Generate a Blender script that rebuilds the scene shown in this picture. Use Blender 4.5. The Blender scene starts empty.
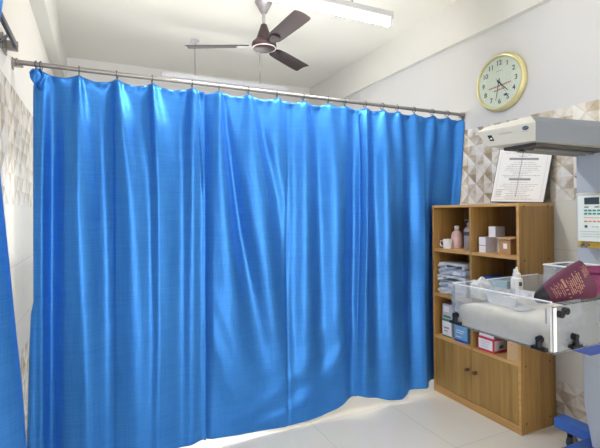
import bpy, bmesh, math, random
from mathutils import Vector, Matrix
random.seed(7)
PI = math.pi
SC = bpy.context.scene
COL = SC.collection

# ------------------------------------------------------------------ materials
def new_mat(name):
    m = bpy.data.materials.new(name); m.use_nodes = True
    nt = m.node_tree
    return m, nt, nt.nodes['Principled BSDF']

def N(nt, kind, **kw):
    n = nt.nodes.new(kind)
    for k, v in kw.items():
        if k in n.inputs: n.inputs[k].default_value = v
        else: setattr(n, k, v)
    return n

def L(nt, a, b): nt.links.new(a, b)

def plain(name, col, rough=0.5, metal=0.0, var=0.06, scale=25, spec=0.5, bump=0.0, **kw):
    m, nt, b = new_mat(name)
    tc = N(nt, 'ShaderNodeTexCoord')
    no = N(nt, 'ShaderNodeTexNoise'); no.inputs['Scale'].default_value = scale
    L(nt, tc.outputs['Object'], no.inputs['Vector'])
    mx = N(nt, 'ShaderNodeMix', data_type='RGBA')
    mx.inputs[6].default_value = (*[c * (1 - var) for c in col], 1)
    mx.inputs[7].default_value = (*[min(1, c * (1 + var)) for c in col], 1)
    L(nt, no.outputs['Fac'], mx.inputs[0]); L(nt, mx.outputs[2], b.inputs['Base Color'])
    b.inputs['Roughness'].default_value = rough; b.inputs['Metallic'].default_value = metal
    b.inputs['Specular IOR Level'].default_value = spec
    if bump:
        bp = N(nt, 'ShaderNodeBump'); bp.inputs['Strength'].default_value = bump; bp.inputs['Distance'].default_value = .002
        L(nt, no.outputs['Fac'], bp.inputs['Height']); L(nt, bp.outputs['Normal'], b.inputs['Normal'])
    for k, v in kw.items(): b.inputs[k.replace('_', ' ')].default_value = v
    return m

def wood(name, c1, c2, c3, grain=(60, 60, 2.2), rough=.38):
    m, nt, b = new_mat(name)
    tc = N(nt, 'ShaderNodeTexCoord')
    mp = N(nt, 'ShaderNodeMapping'); mp.inputs['Scale'].default_value = grain
    L(nt, tc.outputs['Object'], mp.inputs['Vector'])
    n1 = N(nt, 'ShaderNodeTexNoise'); n1.inputs['Scale'].default_value = 1; n1.inputs['Detail'].default_value = 4
    n1.inputs['Distortion'].default_value = .6
    L(nt, mp.outputs['Vector'], n1.inputs['Vector'])
    mp2 = N(nt, 'ShaderNodeMapping'); mp2.inputs['Scale'].default_value = tuple(g * .22 for g in grain)
    L(nt, tc.outputs['Object'], mp2.inputs['Vector'])
    n2 = N(nt, 'ShaderNodeTexNoise'); n2.inputs['Scale'].default_value = 1
    L(nt, mp2.outputs['Vector'], n2.inputs['Vector'])
    ad = N(nt, 'ShaderNodeMath', operation='MULTIPLY_ADD'); L(nt, n1.outputs['Fac'], ad.inputs[0]); ad.inputs[1].default_value = .5
    ml = N(nt, 'ShaderNodeMath', operation='MULTIPLY'); L(nt, n2.outputs['Fac'], ml.inputs[0]); ml.inputs[1].default_value = .5
    L(nt, ml.outputs[0], ad.inputs[2])
    cr = N(nt, 'ShaderNodeValToRGB'); e = cr.color_ramp.elements
    e[0].position = .36; e[0].color = (*c1, 1); e[1].position = .64; e[1].color = (*c3, 1)
    k = e.new(.5); k.color = (*c2, 1)
    L(nt, ad.outputs[0], cr.inputs['Fac']); L(nt, cr.outputs['Color'], b.inputs['Base Color'])
    b.inputs['Roughness'].default_value = rough
    return m

def see_through(name, tint, haze, rough=.08, cloud=14, milk=(.86, .89, .92, 1)):
    """thin clear plastic: mostly transparent, a milky scuffed share and a gloss coat"""
    m = bpy.data.materials.new(name); m.use_nodes = True; nt = m.node_tree
    nt.nodes.remove(nt.nodes['Principled BSDF'])
    out = nt.nodes['Material Output']
    tr = N(nt, 'ShaderNodeBsdfTransparent'); tr.inputs['Color'].default_value = (*tint, 1)
    df = N(nt, 'ShaderNodeBsdfDiffuse'); df.inputs['Color'].default_value = milk
    gl = N(nt, 'ShaderNodeBsdfGlossy'); gl.inputs['Roughness'].default_value = rough
    tc = N(nt, 'ShaderNodeTexCoord'); no = N(nt, 'ShaderNodeTexNoise'); no.inputs['Scale'].default_value = cloud
    no.inputs['Detail'].default_value = 2
    L(nt, tc.outputs['Object'], no.inputs['Vector'])
    mr = N(nt, 'ShaderNodeMapRange'); mr.inputs['From Min'].default_value = .3; mr.inputs['From Max'].default_value = .75
    mr.inputs['To Min'].default_value = haze * .75; mr.inputs['To Max'].default_value = min(1, haze * 1.3)
    L(nt, no.outputs['Fac'], mr.inputs['Value'])
    m1 = N(nt, 'ShaderNodeMixShader'); L(nt, mr.outputs[0], m1.inputs[0]); L(nt, tr.outputs[0], m1.inputs[1]); L(nt, df.outputs[0], m1.inputs[2])
    fr = N(nt, 'ShaderNodeFresnel'); fr.inputs['IOR'].default_value = 1.2
    m2 = N(nt, 'ShaderNodeMixShader'); L(nt, fr.outputs[0], m2.inputs[0]); L(nt, m1.outputs[0], m2.inputs[1]); L(nt, gl.outputs[0], m2.inputs[2])
    L(nt, m2.outputs[0], out.inputs['Surface'])
    return m

def satin(name):
    m, nt, b = new_mat(name)
    tc = N(nt, 'ShaderNodeTexCoord')
    mp = N(nt, 'ShaderNodeMapping'); mp.inputs['Scale'].default_value = (260, 260, 5)
    L(nt, tc.outputs['Object'], mp.inputs['Vector'])
    n1 = N(nt, 'ShaderNodeTexNoise'); n1.inputs['Scale'].default_value = 1; n1.inputs['Detail'].default_value = 3
    L(nt, mp.outputs['Vector'], n1.inputs['Vector'])
    mp2 = N(nt, 'ShaderNodeMapping'); mp2.inputs['Scale'].default_value = (8, 8, 300)
    L(nt, tc.outputs['Object'], mp2.inputs['Vector'])
    n2 = N(nt, 'ShaderNodeTexNoise'); n2.inputs['Scale'].default_value = 1
    L(nt, mp2.outputs['Vector'], n2.inputs['Vector'])
    ad = N(nt, 'ShaderNodeMath', operation='ADD'); L(nt, n1.outputs['Fac'], ad.inputs[0]); L(nt, n2.outputs['Fac'], ad.inputs[1])
    mr = N(nt, 'ShaderNodeMapRange'); mr.inputs['From Min'].default_value = .3; mr.inputs['From Max'].default_value = 1.7
    L(nt, ad.outputs[0], mr.inputs['Value'])
    mx = N(nt, 'ShaderNodeMix', data_type='RGBA')
    mx.inputs[6].default_value = SATIN_A; mx.inputs[7].default_value = SATIN_B
    L(nt, mr.outputs[0], mx.inputs[0]); L(nt, mx.outputs[2], b.inputs['Base Color'])
    b.inputs['Roughness'].default_value = SATIN_R
    b.inputs['Metallic'].default_value = SATIN_M
    b.inputs['Specular IOR Level'].default_value = .5
    b.inputs['Specular Tint'].default_value = (.55, .85, 1, 1)
    b.inputs['Sheen Weight'].default_value = .12; b.inputs['Sheen Tint'].default_value = (.25, .65, 1, 1)
    bp = N(nt, 'ShaderNodeBump'); bp.inputs['Strength'].default_value = .12; bp.inputs['Distance'].default_value = .001
    L(nt, ad.outputs[0], bp.inputs['Height']); L(nt, bp.outputs['Normal'], b.inputs['Normal'])
    # a little of the light behind comes through the cloth
    out = nt.nodes['Material Output']
    tl = N(nt, 'ShaderNodeBsdfTranslucent'); tl.inputs['Color'].default_value = (.02, .25, .85, 1)
    ms = N(nt, 'ShaderNodeMixShader'); ms.inputs[0].default_value = .12
    L(nt, b.outputs[0], ms.inputs[1]); L(nt, tl.outputs[0], ms.inputs[2]); L(nt, ms.outputs[0], out.inputs['Surface'])
    return m

def wall_tiles(name, paint, lo_band=.27):
    """painted wall above 1.955 m, a band of diamond tiles below it, plain cream tiles, and a low diamond band"""
    m, nt, b = new_mat(name)
    tc = N(nt, 'ShaderNodeTexCoord'); sp = N(nt, 'ShaderNodeSeparateXYZ'); L(nt, tc.outputs['Object'], sp.inputs[0])
    def M(op, a, c=None, d=None):
        n = N(nt, 'ShaderNodeMath', operation=op)
        for i, v in enumerate((a, c, d)):
            if v is None: continue
            if isinstance(v, (int, float)): n.inputs[i].default_value = v
            else: L(nt, v, n.inputs[i])
        return n.outputs[0]
    Y, Z = sp.outputs['Y'], M('SUBTRACT', sp.outputs['Z'], 1.386)
    D = .146
    a = M('DIVIDE', M('ADD', Y, Z), D); c = M('DIVIDE', M('SUBTRACT', Y, Z), D)
    fa, fc = M('FLOOR', a), M('FLOOR', c)
    pa, pc = M('SUBTRACT', M('FRACT', a), .5), M('SUBTRACT', M('FRACT', c), .5)
    su = M('GREATER_THAN', M('ADD', pa, pc), 0); sv = M('GREATER_THAN', M('SUBTRACT', pa, pc), 0)
    quad = M('ADD', su, M('MULTIPLY', sv, 2))
    cv = N(nt, 'ShaderNodeCombineXYZ'); L(nt, fa, cv.inputs[0]); L(nt, fc, cv.inputs[1]); L(nt, quad, cv.inputs[2])
    wn = N(nt, 'ShaderNodeTexWhiteNoise', noise_dimensions='3D'); L(nt, cv.outputs[0], wn.inputs['Vector'])
    no = N(nt, 'ShaderNodeTexNoise'); no.inputs['Scale'].default_value = 14; no.inputs['Detail'].default_value = 6
    L(nt, tc.outputs['Object'], no.inputs['Vector'])
    # far-side triangles of each diamond run darker, as printed on the tile
    shade = M('ADD', M('MULTIPLY', wn.outputs['Value'], .42), M('MULTIPLY', M('SUBTRACT', 1, su), .16))
    shade = M('ADD', shade, M('MULTIPLY', sv, .14))
    shade = M('ADD', shade, M('MULTIPLY', M('SUBTRACT', no.outputs['Fac'], .5), .9))
    cr = N(nt, 'ShaderNodeValToRGB'); e = cr.color_ramp.elements
    e[0].position = 0; e[0].color = (.36, .28, .17, 1); e[1].position = .72; e[1].color = (.84, .82, .77, 1)
    k = e.new(.22); k.color = (.54, .46, .34, 1); k = e.new(.40); k.color = (.72, .68, .60, 1)
    L(nt, shade, cr.inputs['Fac'])
    # seams between the diamonds
    mn = M('MINIMUM', M('SUBTRACT', .5, M('ABSOLUTE', pa)), M('SUBTRACT', .5, M('ABSOLUTE', pc)))
    seam = M('LESS_THAN', mn, .03)
    mxs = N(nt, 'ShaderNodeMix', data_type='RGBA'); L(nt, M('MULTIPLY', seam, .35), mxs.inputs[0]); L(nt, cr.outputs['Color'], mxs.inputs[6]); mxs.inputs[7].default_value = (.45, .40, .34, 1)
    # plain cream tiles with thin grout
    br = N(nt, 'ShaderNodeTexBrick'); cb = N(nt, 'ShaderNodeCombineXYZ'); L(nt, sp.outputs['Y'], cb.inputs[0]); L(nt, Z, cb.inputs[1])
    L(nt, cb.outputs[0], br.inputs['Vector'])
    br.offset = 0; br.inputs['Scale'].default_value = 1; br.inputs['Brick Width'].default_value = .45; br.inputs['Row Height'].default_value = .30
    br.inputs['Mortar Size'].default_value = .002
    br.inputs['Color1'].default_value = (.72, .71, .64, 1); br.inputs['Color2'].default_value = (.695, .68, .61, 1); br.inputs['Mortar'].default_value = (.55, .52, .48, 1)
    zz = sp.outputs['Z']
    band = M('ADD', M('MULTIPLY', M('GREATER_THAN', zz, 1.386), M('LESS_THAN', zz, 1.955)), M('LESS_THAN', zz, lo_band))
    m1 = N(nt, 'ShaderNodeMix', data_type='RGBA'); L(nt, band, m1.inputs[0]); L(nt, br.outputs['Color'], m1.inputs[6]); L(nt, mxs.outputs[2], m1.inputs[7])
    up = M('GREATER_THAN', zz, 1.955)
    m2 = N(nt, 'ShaderNodeMix', data_type='RGBA'); L(nt, up, m2.inputs[0]); L(nt, m1.outputs[2], m2.inputs[6]); m2.inputs[7].default_value = (*paint, 1)
    L(nt, m2.outputs[2], b.inputs['Base Color'])
    rg = M('ADD', .22, M('MULTIPLY', up, .5)); L(nt, rg, b.inputs['Roughness'])
    return m

def floor_tiles(name):
    m, nt, b = new_mat(name)
    tc = N(nt, 'ShaderNodeTexCoord')
    br = N(nt, 'ShaderNodeTexBrick'); L(nt, tc.outputs['Object'], br.inputs['Vector'])
    br.offset = 0; br.inputs['Scale'].default_value = 1; br.inputs['Brick Width'].default_value = .6; br.inputs['Row Height'].default_value = .6
    br.inputs['Mortar Size'].default_value = .0016
    br.inputs['Color1'].default_value = (.80, .745, .63, 1); br.inputs['Color2'].default_value = (.785, .73, .615, 1); br.inputs['Mortar'].default_value = (.50, .47, .42, 1)
    no = N(nt, 'ShaderNodeTexNoise'); no.inputs['Scale'].default_value = 5; no.inputs['Detail'].default_value = 5
    L(nt, tc.outputs['Object'], no.inputs['Vector'])
    mx = N(nt, 'ShaderNodeMix', data_type='RGBA', blend_type='MULTIPLY'); mx.inputs[0].default_value = .12
    L(nt, br.outputs['Color'], mx.inputs[6]); L(nt, no.outputs['Color'], mx.inputs[7])
    L(nt, mx.outputs[2], b.inputs['Base Color']); b.inputs['Roughness'].default_value = .3
    return m

def emit(name, col, s):
    m = bpy.data.materials.new(name); m.use_nodes = True; nt = m.node_tree
    nt.nodes.remove(nt.nodes['Principled BSDF'])
    e = N(nt, 'ShaderNodeEmission'); e.inputs['Color'].default_value = (*col, 1); e.inputs['Strength'].default_value = s
    L(nt, e.outputs[0], nt.nodes['Material Output'].inputs['Surface'])
    return m

SATIN_A = (.014, .14, .56, 1); SATIN_B = (.08, .34, .82, 1); SATIN_R = .40; SATIN_M = .6
TUBE_POWER = 135
MT = dict(
    satin=satin('blue_satin'),
    paint=plain('wall_paint', (.78, .76, .73), .75, var=.015, scale=3),
    ceil=plain('ceiling_paint', (.80, .79, .73), .8, var=.015, scale=2),
    beam=plain('beam_paint', (.66, .65, .61), .75, var=.015, scale=3),
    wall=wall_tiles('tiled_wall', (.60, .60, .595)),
    floor=floor_tiles('floor_tiles'),
    rod_grey=plain('grey_rod', (.38, .38, .40), .4, .2),
    steel=plain('brushed_steel', (.30, .285, .275), .34, .7, scale=60),
    dark_steel=plain('dark_steel', (.10, .10, .11), .4, .7),
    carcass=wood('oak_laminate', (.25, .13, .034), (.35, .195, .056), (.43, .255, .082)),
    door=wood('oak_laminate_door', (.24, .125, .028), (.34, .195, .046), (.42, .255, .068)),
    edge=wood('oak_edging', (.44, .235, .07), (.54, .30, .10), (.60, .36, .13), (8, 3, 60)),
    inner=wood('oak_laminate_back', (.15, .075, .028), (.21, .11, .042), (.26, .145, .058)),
    brown=plain('brown_plastic', (.10, .05, .02), .5),
    fan=plain('brown_fan_enamel', (.045, .03, .032), .55, .0, spec=.25),
    fan_ring=plain('fan_light_ring', (.62, .58, .57), .35, .3),
    white=plain('white_plastic', (.82, .82, .80), .4, var=.02),
    fixture=plain('lamp_housing', (.55, .56, .58), .35, .1, var=.02),
    cream=plain('cream_enamel', (.50, .50, .455), .42, var=.02),
    grey_enamel=plain('grey_enamel', (.44, .48, .52), .42, var=.02),
    panel=plain('panel_white', (.70, .76, .72), .45, var=.02),
    black=plain('black_plastic', (.008, .009, .014), .5, spec=.3),
    navy=plain('navy_emblem', (.02, .06, .13), .35),
    lcd=plain('display_glass', (.05, .06, .06), .15),
    teal=plain('teal_print', (.05, .25, .22), .6),
    orange=plain('orange_print', (.62, .25, .12), .6),
    grey_print=plain('grey_print', (.30, .30, .30), .7),
    yellow=plain('yellow_enamel', (.62, .40, .08), .5),
    side_shade=plain('shaded_side_enamel', (.19, .215, .26), .45, var=.02),
    blue_base=plain('base_blue', (.045, .16, .56), .38),
    blue_shaded=plain('shaded_blue_enamel', (.012, .05, .30), .38),  # darker than the base blue: the plate's shade is put into it
    rubber=plain('castor_rubber', (.04, .05, .06), .6),
    mattress=plain('cream_mattress_cover', (.84, .80, .68), .55, var=.03, scale=6, bump=.05),
    acrylic=see_through('clear_acrylic', (.985, .99, .99), .20),
    acrylic_milky=see_through('scuffed_shaded_acrylic', (.94, .96, .98), .42, .2, 9, (.42, .47, .53, 1)),  # scuffed haze; its dim blue-grey also puts shade into the colour
    film=see_through('plastic_film', (.92, .95, .98), .45, .12, 40),
    strip=plain('white_acrylic_strip', (.88, .88, .90), .25, var=.02),
    maroon=plain('maroon_fabric', (.085, .009, .04), .6, var=.15, scale=60, bump=.2),
    maroon_dark=plain('maroon_fabric_inner', (.16, .018, .08), .55, var=.2, scale=50),
    gold=plain('gold_print', (.42, .21, .13), .5),
    clock_gold=plain('gold_rim', (.72, .66, .34), .3, .35, var=.03),
    clock_face=plain('clock_face', (.80, .85, .74), .5, var=.02),
    ink=plain('dark_ink', (.06, .07, .07), .6),
    red_ink=plain('red_ink', (.55, .16, .14), .7),
    paper=plain('paper_white', (.90, .89, .84), .6, var=.02),
    board_edge=plain('board_edge_dark', (.07, .065, .06), .5),
    box_white=plain('white_card', (.80, .78, .80), .6, var=.03),
    box_grey_shade=plain('grey_and_shaded_card', (.52, .50, .54), .6, var=.03),  # pale grey card, also painting the shaded side of white cartons
    card=plain('brown_card', (.46, .27, .11), .75, var=.08, scale=40),
    card_light=plain('light_brown_card', (.58, .38, .19), .75, var=.08, scale=40),
    red=plain('red_card', (.52, .03, .06), .5),
    green=plain('green_card', (.06, .22, .13), .55),
    blue_card=plain('blue_card', (.16, .36, .62), .5),
    blue_dark=plain('dark_blue_packet', (.03, .08, .38), .5),
    teal_pack=plain('pale_teal_packet', (.35, .62, .68), .5),
    pink=plain('pink_bottle', (.68, .45, .44), .35),
    grey_bottle=plain('grey_bottle', (.30, .27, .28), .3),
    cotton=plain('cotton', (.86, .80, .84), .95, var=.08, scale=80, bump=.6),
    cotton_pink=plain('pink_cotton', (.80, .60, .68), .95, var=.08, scale=80, bump=.6),
    bag_in=plain('yellowish_dressing', (.72, .70, .52), .8, var=.15, scale=60),
    pack1=plain('wrapped_pack_blue', (.42, .48, .56), .35, var=.4, scale=35, bump=.6),
    pack2=plain('wrapped_pack_grey', (.55, .58, .62), .35, var=.3, scale=30, bump=.6),
    tube_on=emit('lit_tube', (1.0, .98, .96), TUBE_POWER),
    tube_off=plain('unlit_tube', (.5, .5, .52), .2, var=.01),
)

# ------------------------------------------------------------------ geometry helpers
def finish(name, bm, mats, parent=None, smooth=False, bevel=0, loc=None, angle=40):
    bmesh.ops.recalc_face_normals(bm, faces=bm.faces)
    me = bpy.data.meshes.new(name); bm.to_mesh(me); bm.free()
    o = bpy.data.objects.new(name, me); COL.objects.link(o)
    for m in (mats if isinstance(mats, (list, tuple)) else [mats]): me.materials.append(MT[m] if isinstance(m, str) else m)
    if smooth:
        for p in me.polygons: p.use_smooth = True
        me.set_sharp_from_angle(angle=math.radians(angle))
    if bevel:
        b = o.modifiers.new('bevel', 'BEVEL'); b.width = bevel; b.segments = 2; b.limit_method = 'ANGLE'; b.angle_limit = math.radians(35)
    if parent is not None:
        o.parent = parent
        w = Vector((0, 0, 0)); q = parent
        while q is not None: w += q.location; q = q.parent
        # meshes are written in room coordinates; shift them to the parent's frame
        me.transform(Matrix.Translation(-w))
    return o

def box(bm, x0, x1, y0, y1, z0, z1, mi=0):
    vs = [bm.verts.new(v) for v in ((x0,y0,z0),(x1,y0,z0),(x1,y1,z0),(x0,y1,z0),(x0,y0,z1),(x1,y0,z1),(x1,y1,z1),(x0,y1,z1))]
    for f in ((0,3,2,1),(4,5,6,7),(0,1,5,4),(1,2,6,5),(2,3,7,6),(3,0,4,7)):
        bm.faces.new([vs[i] for i in f]).material_index = mi
    return vs

def frame_of(d):
    d = Vector(d).normalized(); u = d.cross(Vector((0,0,1)))
    if u.length < 1e-4: u = Vector((1,0,0))
    u.normalize(); return u, d.cross(u)

def loft(bm, rings, cap=True, mi=0, closed=True):
    rs = [[bm.verts.new(p) for p in r] for r in rings]
    n = len(rs[0])
    for a, b in zip(rs, rs[1:]):
        for i in range(n if closed else n - 1):
            bm.faces.new((a[i], a[(i+1)%n], b[(i+1)%n], b[i])).material_index = mi
    if cap:
        for r in (rs[0], rs[-1]):
            bm.faces.new(r).material_index = mi
    return rs

def rod(bm, a, b, r, r2=None, n=16, mi=0):
    a, b = Vector(a), Vector(b); u, v = frame_of(b - a); r2 = r if r2 is None else r2
    loft(bm, [[c + (u*math.cos(t) + v*math.sin(t))*k for t in [2*PI*i/n for i in range(n)]] for c, k in ((a, r), (b, r2))], mi=mi)

def tube(bm, pts, r, n=10, mi=0):
    pts = [Vector(p) for p in pts]; rings = []
    for i, p in enumerate(pts):
        d = (pts[min(i+1, len(pts)-1)] - pts[max(i-1, 0)]); u, v = frame_of(d)
        rings.append([p + (u*math.cos(t) + v*math.sin(t))*r for t in [2*PI*k/n for k in range(n)]])
    loft(bm, rings, mi=mi)

def lathe(bm, prof, c=(0,0,0), axis=(0,0,1), n=32, mi=0):
    """prof: (radius, height) pairs from one end to the other"""
    c = Vector(c); ax = Vector(axis).normalized(); u, v = frame_of(ax)
    loft(bm, [[c + ax*h + (u*math.cos(t) + v*math.sin(t))*max(r, 1e-4) for t in [2*PI*i/n for i in range(n)]] for r, h in prof], mi=mi)

def ring(bm, c, axis, R, r, n=28, k=8, mi=0):
    c = Vector(c); u, v = frame_of(axis); ax = Vector(axis).normalized()
    rs = []
    for i in range(n):
        t = 2*PI*i/n; d = u*math.cos(t) + v*math.sin(t)
        rs.append([bm.verts.new(c + d*(R + r*math.cos(s)) + ax*r*math.sin(s)) for s in [2*PI*j/k for j in range(k)]])
    for i in range(n):
        for j in range(k):
            bm.faces.new((rs[i][j], rs[i][(j+1)%k], rs[(i+1)%n][(j+1)%k], rs[(i+1)%n][j])).material_index = mi

def hull(bm, pts, mi=0):
    vs = [bm.verts.new(p) for p in pts]
    r = bmesh.ops.convex_hull(bm, input=vs)
    for f in bm.faces: f.material_index = mi

def tag(o, label=None, cat=None, group=None, kind=None):
    if label: o['label'] = label
    if cat: o['category'] = cat
    if group: o['group'] = group
    if kind: o['kind'] = kind
    return o

def thing(name, label, cat, loc, group=None):
    o = bpy.data.objects.new(name, None); COL.objects.link(o); o.location = loc; o.empty_display_size = .1
    return tag(o, label, cat, group)

def struct(name, bm, m, **kw): return tag(finish(name, bm, m, **kw), kind='structure')

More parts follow.
